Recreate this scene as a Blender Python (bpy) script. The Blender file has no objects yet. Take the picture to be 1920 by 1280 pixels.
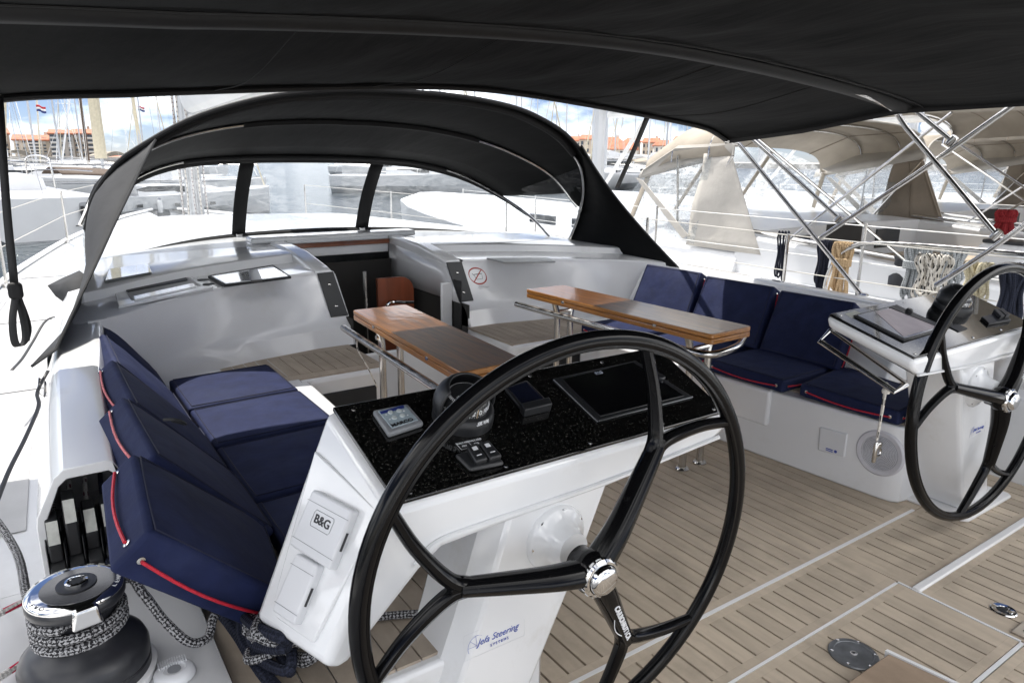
import bpy, bmesh, math, random
from mathutils import Vector as V, Matrix
random.seed(7)
R_ = math.radians
# ------------------------------------------------------------------ camera
SC = bpy.context.scene
COL = SC.collection
FPX = 1331.2
def _n(v): return v.normalized()
_Y = _n(V((18.99-960, 287.19-640, FPX)))
_X = V((2963.24-960, 319.79-640, FPX)); _X = _n(_X-_Y*_X.dot(_Y))
_Z = _X.cross(_Y)
ROT = Matrix((_X, _Y, _Z))            # boat frame: x starboard, y forward, z up ; camera frame: right, down, forward
CAM = V((0, 0, 1.45))
cam = bpy.data.cameras.new('camera'); camo = bpy.data.objects.new('camera', cam); COL.objects.link(camo)
cam.sensor_width = 36; cam.lens = 36*FPX/1920; cam.clip_start = 0.05; cam.clip_end = 6000
mr = Matrix((( ROT[0][0], -ROT[0][1], -ROT[0][2]), (ROT[1][0], -ROT[1][1], -ROT[1][2]), (ROT[2][0], -ROT[2][1], -ROT[2][2])))
camo.matrix_world = Matrix.Translation(CAM) @ mr.to_4x4()
SC.camera = camo
# survey helpers: the ray measured for a feature of the photograph, met with a plane at the feature's real place
def ray(px, py): return _n(ROT @ V((px-960, py-640, FPX)))
def atx(px, py, x): d = ray(px, py); return CAM+d*((x-CAM.x)/d.x)
def aty(px, py, y): d = ray(px, py); return CAM+d*((y-CAM.y)/d.y)
def atz(px, py, z): d = ray(px, py); return CAM+d*((z-CAM.z)/d.z)
def atd(px, py, t): d = ray(px, py); return CAM+d*(t/math.hypot(d.x, d.y))
def atp(px, py, p0, n): d = ray(px, py); p0 = V(p0); n = V(n); return CAM+d*((p0-CAM).dot(n)/d.dot(n))
# ------------------------------------------------------------------ sky, sun, exposure
SUN_TRAVEL = V((0.14, -1.0, -2.05)).normalized()
sdir = -SUN_TRAVEL
W = bpy.data.worlds.new('World'); SC.world = W; W.use_nodes = True
nt = W.node_tree; nt.nodes.clear()
def nn(t, typ, **k):
    n = t.nodes.new(typ)
    for a, b in k.items(): setattr(n, a, b)
    return n
sky = nn(nt, 'ShaderNodeTexSky', sky_type='NISHITA', sun_disc=False)
sky.sun_elevation = math.asin(sdir.z); sky.sun_rotation = math.atan2(sdir.x, sdir.y)
sky.air_density = .6; sky.dust_density = .1; sky.ozone_density = 5.5
tc = nn(nt, 'ShaderNodeTexCoord'); mp = nn(nt, 'ShaderNodeMapping'); mp.inputs['Scale'].default_value = (1.0, 1.0, 2.6); mp.inputs['Location'].default_value = (16.88, 2.74, 0.0)  # cloud offset chosen to brighten the unseen sky to port and astern
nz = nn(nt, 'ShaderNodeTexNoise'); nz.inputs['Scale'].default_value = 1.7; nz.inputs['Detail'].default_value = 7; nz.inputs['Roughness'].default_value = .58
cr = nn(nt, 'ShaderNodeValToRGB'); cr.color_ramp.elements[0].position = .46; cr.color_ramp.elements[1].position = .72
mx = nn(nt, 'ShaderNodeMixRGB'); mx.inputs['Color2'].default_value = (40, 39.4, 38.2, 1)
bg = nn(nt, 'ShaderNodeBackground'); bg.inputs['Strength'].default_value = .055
ow = nn(nt, 'ShaderNodeOutputWorld')
L = nt.links.new
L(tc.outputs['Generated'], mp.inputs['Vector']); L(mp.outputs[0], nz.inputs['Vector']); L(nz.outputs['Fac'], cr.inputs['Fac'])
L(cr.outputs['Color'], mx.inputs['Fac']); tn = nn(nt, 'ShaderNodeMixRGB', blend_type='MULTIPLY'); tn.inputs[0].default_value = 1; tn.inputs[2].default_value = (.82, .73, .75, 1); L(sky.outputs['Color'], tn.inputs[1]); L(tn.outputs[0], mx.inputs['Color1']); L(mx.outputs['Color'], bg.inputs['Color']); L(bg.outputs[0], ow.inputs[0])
sl = bpy.data.lights.new('sun', 'SUN'); sl.energy = 2.3; sl.angle = R_(.6); sl.color = (1, .955, .89)
so = bpy.data.objects.new('sun', sl); COL.objects.link(so); so.location = (0, 20, 30)
so.rotation_euler = SUN_TRAVEL.to_track_quat('-Z', 'Y').to_euler()
SC.view_settings.view_transform = 'Standard'; SC.view_settings.look = 'None'; SC.view_settings.gamma = 1
SC.view_settings.exposure = 1.45; SC.view_settings.use_curve_mapping = False
SC.render.engine = 'CYCLES'
SC.cycles.use_denoising = True
try: SC.cycles.denoiser = 'OPENIMAGEDENOISE'
except Exception: pass
SC.cycles.max_bounces = 10; SC.cycles.diffuse_bounces = 4; SC.cycles.glossy_bounces = 4; SC.cycles.transparent_max_bounces = 16
SC.cycles.transmission_bounces = 6; SC.cycles.sample_clamp_indirect = 6; SC.cycles.caustics_reflective = False; SC.cycles.caustics_refractive = False

# ------------------------------------------------------------------ materials
MATS = {}
def mat(name, base, rough=.5, metal=0, var=.06, vscale=6, bump=0, bscale=60, coat=0, coat_rough=.08, spec=.5, rvar=0, stretch=None, dirt=None, dscale=9, dlo=.55, dhi=.75, detail=4, world=False):
    m = bpy.data.materials.new(name); m.use_nodes = True; t = m.node_tree; p = t.nodes['Principled BSDF']
    p.inputs['Roughness'].default_value = rough; p.inputs['Metallic'].default_value = metal
    p.inputs['Specular IOR Level'].default_value = spec
    p.inputs['Coat Weight'].default_value = coat; p.inputs['Coat Roughness'].default_value = coat_rough
    tc = nn(t, 'ShaderNodeTexCoord'); mp = nn(t, 'ShaderNodeMapping'); OC = nn(t, 'ShaderNodeNewGeometry').outputs['Position'] if world else tc.outputs['Object']; t.links.new(OC, mp.inputs[0])
    if stretch: mp.inputs['Scale'].default_value = stretch
    nz = nn(t, 'ShaderNodeTexNoise'); nz.inputs['Scale'].default_value = vscale; nz.inputs['Detail'].default_value = detail
    t.links.new(mp.outputs[0], nz.inputs['Vector'])
    mr = nn(t, 'ShaderNodeMapRange'); mr.inputs[3].default_value = 1-var; mr.inputs[4].default_value = 1+var
    mr.inputs[1].default_value = .3; mr.inputs[2].default_value = .7
    t.links.new(nz.outputs['Fac'], mr.inputs[0])
    mul = nn(t, 'ShaderNodeVectorMath', operation='SCALE'); mul.inputs[0].default_value = base[:3]
    t.links.new(mr.outputs[0], mul.inputs['Scale']); out = mul.outputs[0]
    if dirt:
        n2 = nn(t, 'ShaderNodeTexNoise'); n2.inputs['Scale'].default_value = dscale; n2.inputs['Detail'].default_value = 6; n2.inputs['Roughness'].default_value = .7
        t.links.new(OC, n2.inputs['Vector'])
        m2 = nn(t, 'ShaderNodeMapRange'); m2.inputs[1].default_value = dlo; m2.inputs[2].default_value = dhi
        t.links.new(n2.outputs['Fac'], m2.inputs[0])
        mm = nn(t, 'ShaderNodeMixRGB'); mm.inputs['Color2'].default_value = (*dirt[:3], 1)
        t.links.new(out, mm.inputs['Color1']); t.links.new(m2.outputs[0], mm.inputs['Fac']); out = mm.outputs[0]
        if rvar:
            rr = nn(t, 'ShaderNodeMapRange'); rr.inputs[3].default_value = rough; rr.inputs[4].default_value = min(1, rough+rvar)
            t.links.new(m2.outputs[0], rr.inputs[0]); t.links.new(rr.outputs[0], p.inputs['Roughness'])
    elif rvar:
        rr = nn(t, 'ShaderNodeMapRange'); rr.inputs[1].default_value = .35; rr.inputs[2].default_value = .65; rr.inputs[3].default_value = rough; rr.inputs[4].default_value = min(1, rough+rvar)
        t.links.new(nz.outputs['Fac'], rr.inputs[0]); t.links.new(rr.outputs[0], p.inputs['Roughness'])
    t.links.new(out, p.inputs['Base Color'])
    if bump:
        n3 = nn(t, 'ShaderNodeTexNoise'); n3.inputs['Scale'].default_value = bscale; n3.inputs['Detail'].default_value = 5
        t.links.new(mp.outputs[0], n3.inputs['Vector'])
        b = nn(t, 'ShaderNodeBump'); b.inputs['Strength'].default_value = bump; b.inputs['Distance'].default_value = .01
        t.links.new(n3.outputs['Fac'], b.inputs['Height']); t.links.new(b.outputs[0], p.inputs['Normal'])
    MATS[name] = m
    return m
gel = mat('white_gelcoat', (.78, .79, .80), .16, var=.03, vscale=3, coat=.6, coat_rough=.04, bump=.005, bscale=3, dirt=(.66, .65, .62), dscale=5, dlo=.56, dhi=.85)
gel_in = mat('white_moulding', (.74, .75, .765), .22, var=.03, vscale=2.5, coat=.5, coat_rough=.06, bump=.004, bscale=2.5, dirt=(.64, .64, .62), dscale=4, dlo=.58, dhi=.9)
deckwhite = mat('toned_white_deck', (.62, .625, .63), .3, var=.06, vscale=2, coat=.2, dirt=(.50, .50, .49), dscale=3, dlo=.5, dhi=.85)  # deck white lowered in the colour so sunlit parts keep their detail
nonskid = mat('grey_deck_paint', (.42, .42, .42), .55, var=.06, vscale=8, bump=.06, bscale=160)
def vinyl_deck(name, base):
    m = mat(name, base, .62, var=.10, vscale=30, stretch=(1, .2, 1), bump=.08, bscale=220, dirt=tuple(c*.66 for c in base), dscale=3.2, dlo=.46, dhi=.80, spec=.3, detail=7, world=True)
    t = m.node_tree; p = t.nodes['Principled BSDF']; src = p.inputs['Base Color'].links[0].from_socket
    oi = nn(t, 'ShaderNodeObjectInfo'); r = nn(t, 'ShaderNodeMapRange'); r.inputs[3].default_value = .90; r.inputs[4].default_value = 1.09
    sc = nn(t, 'ShaderNodeVectorMath', operation='SCALE'); t.links.new(oi.outputs['Random'], r.inputs[0]); t.links.new(src, sc.inputs[0]); t.links.new(r.outputs[0], sc.inputs['Scale']); t.links.new(sc.outputs[0], p.inputs['Base Color'])
    return m
teak = vinyl_deck('synthetic_teak', (.54, .455, .355))
teak2 = vinyl_deck('weathered_seat_teak', (.36, .305, .245))
caulk = mat('black_caulking', (.018, .018, .018), .6, var=.2)
navy = mat('navy_cushion_fabric', (.012, .018, .060), .75, var=.20, vscale=14, bump=.55, bscale=11, spec=.2, dirt=(.022, .030, .075), dscale=4, dlo=.48, dhi=.8, detail=8)
navyseam = mat('navy_seam_piping', (.007, .010, .034), .7, var=.1)
navyrope = mat('navy_rope_fibre', (.012, .014, .026), .85, var=.3, vscale=200, bump=.4, bscale=300)
redcord = mat('red_shock_cord', (.50, .015, .035), .55, var=.2, vscale=120)
pinkcord = mat('faded_red_cord', (.58, .16, .17), .6, var=.45, vscale=180)
canvas = mat('black_canvas', (.0055, .006, .0064), .78, var=.25, vscale=5, bump=1.0, bscale=5.5, spec=.12, stretch=(1.4, .35, 1))
canvas2 = mat('black_binding_tape', (.004, .004, .0045), .7, var=.15, bump=.1)
canvas_out = mat('grey_black_canvas', (.035, .036, .038), .8, var=.12, vscale=10, bump=.2, bscale=14, spec=.3)  # a paler grey than the hood canvas, for outer cloth and hems
beige = mat('beige_canvas', (.40, .355, .295), .85, var=.10, vscale=4, bump=.9, bscale=6, spec=.2)
beige_d = mat('taupe_canvas', (.25, .21, .165), .85, var=.1, vscale=4, bump=.9, bscale=7, spec=.2)
lightcanvas = mat('pale_grey_canvas', (.50, .475, .435), .85, var=.07, vscale=4, bump=.9, bscale=7, spec=.2)
steel = mat('polished_stainless', (.62, .61, .59), .14, metal=1, var=.08, vscale=20, rvar=.12)
chrome = mat('chrome', (.72, .72, .72), .06, metal=1, var=.03)
alu = mat('anodised_mast', (.55, .56, .57), .38, metal=.6, var=.06, vscale=2)
alu_w = mat('white_painted_spar', (.72, .72, .70), .4, var=.05)
gloss = mat('black_lacquer', (.004, .004, .0045), .13, var=.1, spec=.22, dirt=(.012, .012, .012), dscale=30, dlo=.60, dhi=.8, rvar=.2)
panelblk = mat('dusty_black_panel', (.003, .003, .003), .07, var=.1, coat=.5, coat_rough=.03, dirt=(.085, .083, .072), dscale=190, dlo=.53, dhi=.80, rvar=.5)
screen = mat('dark_display_glass', (.003, .003, .004), .08, var=.1, coat=.6, dirt=(.012, .014, .011), dscale=6, dlo=.5, dhi=.8, rvar=.2)
film = mat('iridescent_screen_film', (.30, .22, .25), .30, var=.18, vscale=14, coat=.3)
plastic = mat('black_plastic', (.018, .019, .021), .42, var=.12, vscale=25, bump=.04, bscale=90)
winchblk = mat('black_anodised_drum', (.020, .021, .025), .34, var=.12, vscale=12, dirt=(.045, .045, .05), dscale=8, rvar=.15)
rubber = mat('dark_rubber', (.013, .014, .016), .6, var=.15)
greyplastic = mat('grey_plastic', (.24, .25, .265), .42, var=.06)
labelgrey = mat('worn_label_plate', (.52, .53, .49), .55, var=.12, vscale=60)
coverwhite = mat('white_plastic_cover', (.66, .67, .69), .38, var=.025)
panelblue = mat('pale_blue_keypad', (.33, .40, .44), .4, var=.06)
bluedark = mat('dark_blue_print', (.015, .03, .17), .5)
inkblue = mat('blue_ink', (.06, .10, .42), .5)
inkblack = mat('black_print', (.02, .02, .022), .5)
inkwhite = mat('white_print', (.75, .76, .78), .5)
inkred = mat('red_print', (.42, .06, .045), .5)
button = mat('pale_button', (.55, .6, .6), .4)
white = mat('bright_white_paint', (.8, .8, .8), .35, var=.03)
boatwhite = mat('white_boat_hull', (.64, .65, .665), .3, var=.04, vscale=1.5, coat=.2)
boatgrey = mat('pale_grey_deck', (.50, .51, .52), .5, var=.05)
bootred = mat('dark_red_stripe', (.20, .05, .04), .5)
navyhull = mat('dark_green_hull', (.04, .09, .085), .3, var=.1, coat=.4)
brownc = mat('brown_canvas', (.10, .072, .055), .85, var=.1, vscale=8, bump=.3, bscale=9)
sailc = mat('cream_sailcloth', (.62, .56, .42), .8, var=.08, vscale=8, bump=.3, bscale=9)
sailw = mat('white_sail_bag', (.72, .73, .74), .7, var=.05, vscale=2, bump=.3, bscale=5)
rust = mat('mahogany_panel', (.22, .06, .028), .3, var=.2, vscale=3, stretch=(6, 6, .8), coat=.3)
interior = mat('dark_cabin_interior', (.03, .028, .026), .8)  # near-black colour stands in for the darkness of the unlit cabin
fendblue = mat('navy_fender_end', (.03, .05, .10), .5)
flagred = mat('red_flag_cloth', (.5, .02, .03), .7)
def ramp_mat(name, c1, c2, scale, stretch, rough=.3, coat=.5, lo=.35, hi=.65, bump=.05, distort=1.5, crough=.06):
    m = bpy.data.materials.new(name); m.use_nodes = True; t = m.node_tree; p = t.nodes['Principled BSDF']
    tc = nn(t, 'ShaderNodeTexCoord'); mp = nn(t, 'ShaderNodeMapping'); mp.inputs['Scale'].default_value = stretch
    t.links.new(tc.outputs['Object'], mp.inputs[0])
    nz = nn(t, 'ShaderNodeTexNoise'); nz.inputs['Scale'].default_value = scale; nz.inputs['Detail'].default_value = 8; nz.inputs['Distortion'].default_value = distort
    t.links.new(mp.outputs[0], nz.inputs['Vector'])
    cr = nn(t, 'ShaderNodeValToRGB'); e = cr.color_ramp.elements; e[0].position = lo; e[1].position = hi
    e[0].color = (*c1, 1); e[1].color = (*c2, 1)
    t.links.new(nz.outputs['Fac'], cr.inputs[0]); t.links.new(cr.outputs[0], p.inputs['Base Color'])
    p.inputs['Roughness'].default_value = rough; p.inputs['Coat Weight'].default_value = coat; p.inputs['Coat Roughness'].default_value = crough
    n2 = nn(t, 'ShaderNodeTexNoise'); n2.inputs['Scale'].default_value = 22; t.links.new(tc.outputs['Object'], n2.inputs[0])
    b = nn(t, 'ShaderNodeBump'); b.inputs['Strength'].default_value = bump; b.inputs['Distance'].default_value = .004
    t.links.new(n2.outputs['Fac'], b.inputs['Height']); t.links.new(b.outputs[0], p.inputs['Normal']); t.links.new(b.outputs[0], p.inputs['Coat Normal'])
    MATS[name] = m; return m
varnish = ramp_mat('varnished_teak_top', (.075, .028, .007), (.20, .078, .016), 5, (9, .5, 9), rough=.35, coat=.55, bump=.15)
varnish_e = ramp_mat('varnished_teak_edge', (.27, .105, .020), (.46, .20, .045), 5, (4, .4, 14), rough=.3, coat=.6)
trimwood = ramp_mat('red_brown_trim', (.17, .05, .02), (.30, .10, .04), 4, (.6, 8, 8), coat=.5)
def rope_mat(name, c1, c2, turns=3, pitch=.05, bias=0.0, c3=None, band=.2, bandw=.3):
    m = bpy.data.materials.new(name); m.use_nodes = True; t = m.node_tree; p = t.nodes['Principled BSDF']
    p.inputs['Roughness'].default_value = .8; p.inputs['Specular IOR Level'].default_value = .25
    uv = nn(t, 'ShaderNodeTexCoord'); sp = nn(t, 'ShaderNodeSeparateXYZ'); t.links.new(uv.outputs['UV'], sp.inputs[0])
    def ma(op, a, b=None):
        n = nn(t, 'ShaderNodeMath', operation=op)
        for i, q in enumerate((a, b)):
            if q is None: continue
            if hasattr(q, 'node'): t.links.new(q, n.inputs[i])
            else: n.inputs[i].default_value = q
        return n.outputs[0]
    U = ma('MULTIPLY', sp.outputs[0], turns); Vv = ma('DIVIDE', sp.outputs[1], pitch)
    s = ma('SINE', ma('MULTIPLY', ma('ADD', U, Vv), 6.2832)); q = ma('SINE', ma('MULTIPLY', ma('SUBTRACT', U, Vv), 6.2832))
    pr = ma('MULTIPLY', s, q)
    nz = nn(t, 'ShaderNodeTexNoise'); nz.inputs['Scale'].default_value = 330; t.links.new(uv.outputs['Object'], nz.inputs[0])
    fac = ma('GREATER_THAN', ma('ADD', pr, ma('MULTIPLY', ma('SUBTRACT', nz.outputs['Fac'], .5), 6.5)), bias)
    mixn = nn(t, 'ShaderNodeMixRGB'); mixn.inputs[1].default_value = (*c1, 1); mixn.inputs[2].default_value = (*c2, 1); t.links.new(fac, mixn.inputs[0]); o = mixn.outputs[0]
    if c3:
        fr = ma('FRACT', ma('DIVIDE', sp.outputs[1], band)); on = ma('LESS_THAN', fr, bandw)
        st = ma('GREATER_THAN', ma('SINE', ma('MULTIPLY', ma('ADD', ma('MULTIPLY', sp.outputs[0], 3), ma('MULTIPLY', sp.outputs[1], 6)), 6.2832)), .1)
        mk = nn(t, 'ShaderNodeMixRGB'); t.links.new(ma('MULTIPLY', on, st), mk.inputs[0]); t.links.new(o, mk.inputs[1]); mk.inputs[2].default_value = (*c3, 1); o = mk.outputs[0]
    t.links.new(o, p.inputs['Base Color'])
    b = nn(t, 'ShaderNodeBump'); b.inputs['Strength'].default_value = .6; b.inputs['Distance'].default_value = .002
    t.links.new(pr, b.inputs['Height']); t.links.new(b.outputs[0], p.inputs['Normal'])
    MATS[name] = m; return m
rope_fleck = rope_mat('grey_flecked_rope', (.018, .018, .02), (.36, .36, .37), 4, .018, .15)
rope_red = rope_mat('white_rope_red_fleck', (.52, .50, .48), (.68, .66, .64), 4, .02, 0, c3=(.45, .02, .06), band=.16, bandw=.35)
rope_redblk = rope_mat('white_rope_dark_tick', (.50, .48, .46), (.64, .62, .60), 4, .02, 0, c3=(.10, .02, .04), band=.05, bandw=.3)
rope_tan = rope_mat('tan_rope', (.42, .29, .16), (.60, .44, .27), 3, .03, 0)
rope_grey = rope_mat('grey_rope', (.24, .26, .27), (.46, .48, .49), 3, .03, 0)
rope_white = rope_mat('white_rope_black_tick', (.60, .56, .50), (.72, .69, .63), 3, .03, 0, c3=(.02, .02, .02), band=.06, bandw=.35)
rope_cream = rope_mat('cream_rope', (.48, .42, .28), (.66, .61, .45), 3, .03, 0)
rope_dred = rope_mat('dark_red_rope', (.18, .012, .016), (.34, .03, .035), 3, .03, 0)
rope_navy = rope_mat('dark_navy_rope', (.006, .008, .016), (.022, .026, .045), 3, .02, 0)
def vinyl_mat(name, haze=.25, gl=.18, bumps=.5, tint=(.92, .94, .95)):
    m = bpy.data.materials.new(name); m.use_nodes = True; t = m.node_tree; t.nodes.clear()
    o = nn(t, 'ShaderNodeOutputMaterial'); tr = nn(t, 'ShaderNodeBsdfTransparent'); tr.inputs[0].default_value = (*tint, 1)
    df = nn(t, 'ShaderNodeBsdfTranslucent'); df.inputs[0].default_value = (.85, .87, .88, 1)
    gs = nn(t, 'ShaderNodeBsdfGlossy'); gs.inputs['Roughness'].default_value = .09
    tc = nn(t, 'ShaderNodeTexCoord'); mp = nn(t, 'ShaderNodeMapping'); mp.inputs['Scale'].default_value = (1.5, 1.5, 4.5); t.links.new(tc.outputs['Object'], mp.inputs[0])
    nz = nn(t, 'ShaderNodeTexNoise'); nz.inputs['Scale'].default_value = 5; nz.inputs['Detail'].default_value = 6; nz.inputs['Distortion'].default_value = 1.6; t.links.new(mp.outputs[0], nz.inputs[0])
    b = nn(t, 'ShaderNodeBump'); b.inputs['Strength'].default_value = bumps; b.inputs['Distance'].default_value = .03; t.links.new(nz.outputs['Fac'], b.inputs['Height']); t.links.new(b.outputs[0], gs.inputs['Normal'])
    mr = nn(t, 'ShaderNodeMapRange'); mr.inputs[1].default_value = .38; mr.inputs[2].default_value = .66; mr.inputs[3].default_value = haze*.35; mr.inputs[4].default_value = haze*1.9; t.links.new(nz.outputs['Fac'], mr.inputs[0])
    a = nn(t, 'ShaderNodeMixShader'); t.links.new(mr.outputs[0], a.inputs[0]); t.links.new(tr.outputs[0], a.inputs[1]); t.links.new(df.outputs[0], a.inputs[2])
    c = nn(t, 'ShaderNodeMixShader'); c.inputs[0].default_value = gl; t.links.new(a.outputs[0], c.inputs[1]); t.links.new(gs.outputs[0], c.inputs[2])
    t.links.new(c.outputs[0], o.inputs[0]); MATS[name] = m; return m
vinyl = vinyl_mat('clear_vinyl_window', .09, .05)
vinyl2 = vinyl_mat('crinkled_clear_vinyl', .20, .10, .7)
glass = mat('dark_window_glass', (.02, .025, .03), .08, var=.1, coat=.3)
glassgrey = mat('smoked_hatch_glass', (.13, .14, .14), .06, var=.1, coat=1, coat_rough=.02)
# ------------------------------------------------------------------ mesh helpers
def cat_rom(pts, n=6, closed=False):
    pts = [V(p) for p in pts]; out = []; N = len(pts)
    rng = range(N) if closed else range(N-1)
    for i in rng:
        if closed: p0, p1, p2, p3 = pts[(i-1) % N], pts[i], pts[(i+1) % N], pts[(i+2) % N]
        else:
            p1, p2 = pts[i], pts[i+1]; p0 = pts[i-1] if i else p1*2-p2; p3 = pts[i+2] if i+2 < N else p2*2-p1
        for k in range(n):
            t = k/n
            out.append(.5*((2*p1)+(p2-p0)*t+(2*p0-5*p1+4*p2-p3)*t*t+(3*p1-p0-3*p2+p3)*t**3))
    if not closed: out.append(pts[-1])
    return out
def chain(p):
    w = V((0, 0, 0))
    while p: w = w+p.location; p = p.parent
    return w
class MB:
    def __init__(s): s.v = []; s.f = []; s.uv = {}
    def add(s, vs, fs):
        o = len(s.v); s.v += [V(q) for q in vs]; s.f += [tuple(o+i for i in f) for f in fs]; return s
    def box(s, c, d, rot=None):
        c = V(c); h = V(d)/2; vs = []
        for x, y, z in ((-1,-1,-1),(1,-1,-1),(1,1,-1),(-1,1,-1),(-1,-1,1),(1,-1,1),(1,1,1),(-1,1,1)):
            q = V((x*h.x, y*h.y, z*h.z)); vs.append(c+(rot @ q if rot else q))
        return s.add(vs, [(0,3,2,1),(4,5,6,7),(0,1,5,4),(1,2,6,5),(2,3,7,6),(3,0,4,7)])
    def hexa(s, b, t): return s.add(list(b)+list(t), [(0,3,2,1),(4,5,6,7),(0,1,5,4),(1,2,6,5),(2,3,7,6),(3,0,4,7)])
    def prism(s, poly, vec):
        n = len(poly); vec = V(vec); poly = [V(p) for p in poly]
        return s.add(poly+[p+vec for p in poly], [tuple(range(n))[::-1], tuple(range(n, 2*n))]+[(i, (i+1) % n, n+(i+1) % n, n+i) for i in range(n)])
    def loft(s, rings, closed=True, cap=True):
        n = len(rings[0]); o = len(s.v)
        for r in rings: s.v += [V(p) for p in r]
        m = n if closed else n-1
        for j in range(len(rings)-1):
            for i in range(m): s.f.append((o+j*n+i, o+j*n+(i+1) % n, o+(j+1)*n+(i+1) % n, o+(j+1)*n+i))
        if cap and closed:
            s.f.append(tuple(o+i for i in range(n))[::-1]); s.f.append(tuple(o+(len(rings)-1)*n+i for i in range(n)))
        return s
    def tube(s, pts, r, seg=8, closed=False, flat=1.0, cap=True):
        pts = [V(p) for p in pts]; N = len(pts); rs = r if isinstance(r, (list, tuple)) else [r]*N
        tang = []
        for i in range(N):
            a = pts[(i-1) % N] if (closed or i) else pts[0]; b = pts[(i+1) % N] if (closed or i < N-1) else pts[-1]
            d = b-a; tang.append(d.normalized() if d.length > 1e-9 else V((0, 0, 1)))
        up = V((0, 0, 1)) if abs(tang[0].z) < .9 else V((1, 0, 0))
        nrm = (up-tang[0]*up.dot(tang[0])).normalized(); rings = []; ln = [0]
        for i in range(N):
            if i:
                nrm = nrm-tang[i]*nrm.dot(tang[i]); nrm = nrm.normalized() if nrm.length > 1e-6 else V((1, 0, 0)); ln.append(ln[-1]+(pts[i]-pts[i-1]).length)
            bi = tang[i].cross(nrm)
            rings.append([pts[i]+(nrm*math.cos(6.28318*k/seg)*flat+bi*math.sin(6.28318*k/seg))*rs[i] for k in range(seg)])
        o = len(s.v)
        for q in rings: s.v += q
        last = N if closed else N-1
        for j in range(last):
            j2 = (j+1) % N; l2 = ln[j+1] if j+1 < N else ln[j]+(pts[0]-pts[-1]).length
            for k in range(seg):
                k2 = (k+1) % seg; s.uv[len(s.f)] = ((k/seg, ln[j]), ((k+1)/seg, ln[j]), ((k+1)/seg, l2), (k/seg, l2))
                s.f.append((o+j*seg+k, o+j*seg+k2, o+j2*seg+k2, o+j2*seg+k))
        if not closed and cap:
            s.f.append(tuple(o+k for k in range(seg))[::-1]); s.f.append(tuple(o+(N-1)*seg+k for k in range(seg)))
        return s
    def lathe(s, prof, c, ax=(0, 0, 1), seg=24, cap=True):
        ax = V(ax).normalized(); a = V((1, 0, 0)) if abs(ax.x) < .8 else V((0, 1, 0)); a = (a-ax*a.dot(ax)).normalized(); b = ax.cross(a); c = V(c)
        return s.loft([[c+ax*h+(a*math.cos(6.28318*k/seg)+b*math.sin(6.28318*k/seg))*r for k in range(seg)] for r, h in prof], True, cap)
    def grid(s, fn, nu, nv):
        o = len(s.v)
        for j in range(nv+1):
            for i in range(nu+1): s.v.append(V(fn(i/nu, j/nv)))
        for j in range(nv):
            for i in range(nu): a = o+j*(nu+1)+i; s.f.append((a, a+1, a+nu+2, a+nu+1))
        return s
    def build(s, name, m, parent=None, bevel=0, seg=2, solid=0, subs=0, smooth=True, ang=35, off=-1, loc=None):
        o0 = V(loc) if loc is not None else V((0, 0, 0))
        me = bpy.data.meshes.new(name); me.from_pydata([v-o0 for v in s.v], [], s.f); me.validate(clean_customdata=False)
        bm = bmesh.new(); bm.from_mesh(me)
        if not solid: bmesh.ops.recalc_face_normals(bm, faces=bm.faces)
        bm.to_mesh(me); bm.free()
        if s.uv and len(me.polygons) == len(s.f):
            uvl = me.uv_layers.new(name='UVMap')
            for i, p in enumerate(me.polygons):
                if i in s.uv:
                    key = {vi: q for vi, q in zip(s.f[i], s.uv[i])}
                    for li in p.loop_indices: uvl.data[li].uv = key.get(me.loops[li].vertex_index, (0, 0))
        if smooth:
            me.polygons.foreach_set('use_smooth', [True]*len(me.polygons)); me.set_sharp_from_angle(angle=R_(ang))
        me.materials.append(m)
        o = bpy.data.objects.new(name, me); COL.objects.link(o); o.location = o0
        if parent: o.parent = parent; o.location = o0-chain(parent)
        if solid: q = o.modifiers.new('solid', 'SOLIDIFY'); q.thickness = solid; q.offset = off
        if bevel:
            q = o.modifiers.new('bevel', 'BEVEL'); q.width = bevel; q.segments = seg; q.limit_method = 'ANGLE'; q.angle_limit = R_(38); q.harden_normals = False
        if subs: q = o.modifiers.new('subs', 'SUBSURF'); q.levels = subs; q.render_levels = subs
        return o
def tag(o, label, cat, group=None, kind=None):
    o['label'] = label; o['category'] = cat
    if group: o['group'] = group
    if kind: o['kind'] = kind
    return o
def thing(name, label, cat, loc=(0, 0, 0), group=None, kind=None):
    o = bpy.data.objects.new(name, None); COL.objects.link(o); o.location = loc; o.empty_display_size = .1
    return tag(o, label, cat, group, kind)
def share(o, parent, loc=None, name=None):
    c = o.copy(); COL.objects.link(c); c.parent = parent
    if loc is not None: c.location = loc
    return c
def copy_tree(o, parent=None):
    c = o.copy(); COL.objects.link(c); c.parent = parent
    for ch in list(o.children): copy_tree(ch, c)
    return c
def text(s, size, loc, xd, yd, m, parent=None, name='lettering', depth=.0006, shear=0, align='CENTER', sx=1.0, bold=0):
    cu = bpy.data.curves.new('t', 'FONT'); cu.body = s; cu.size = size; cu.align_x = align; cu.align_y = 'CENTER'; cu.extrude = depth; cu.shear = shear; cu.offset = bold
    t = bpy.data.objects.new('t', cu); COL.objects.link(t)
    dg = bpy.context.evaluated_depsgraph_get(); me = bpy.data.meshes.new_from_object(t.evaluated_get(dg)); bpy.data.objects.remove(t)
    xd = V(xd).normalized(); yd = V(yd); yd = (yd-xd*yd.dot(xd)).normalized(); zd = xd.cross(yd)
    mw = Matrix((xd*sx, yd, zd)).transposed(); loc = V(loc)
    for v in me.vertices: v.co = loc+mw @ v.co
    me.materials.clear(); me.materials.append(m); me.name = name
    o = bpy.data.objects.new(name, me); COL.objects.link(o)
    if parent: o.parent = parent; o.matrix_parent_inverse = Matrix.Translation(-chain(parent))
    return o
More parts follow.
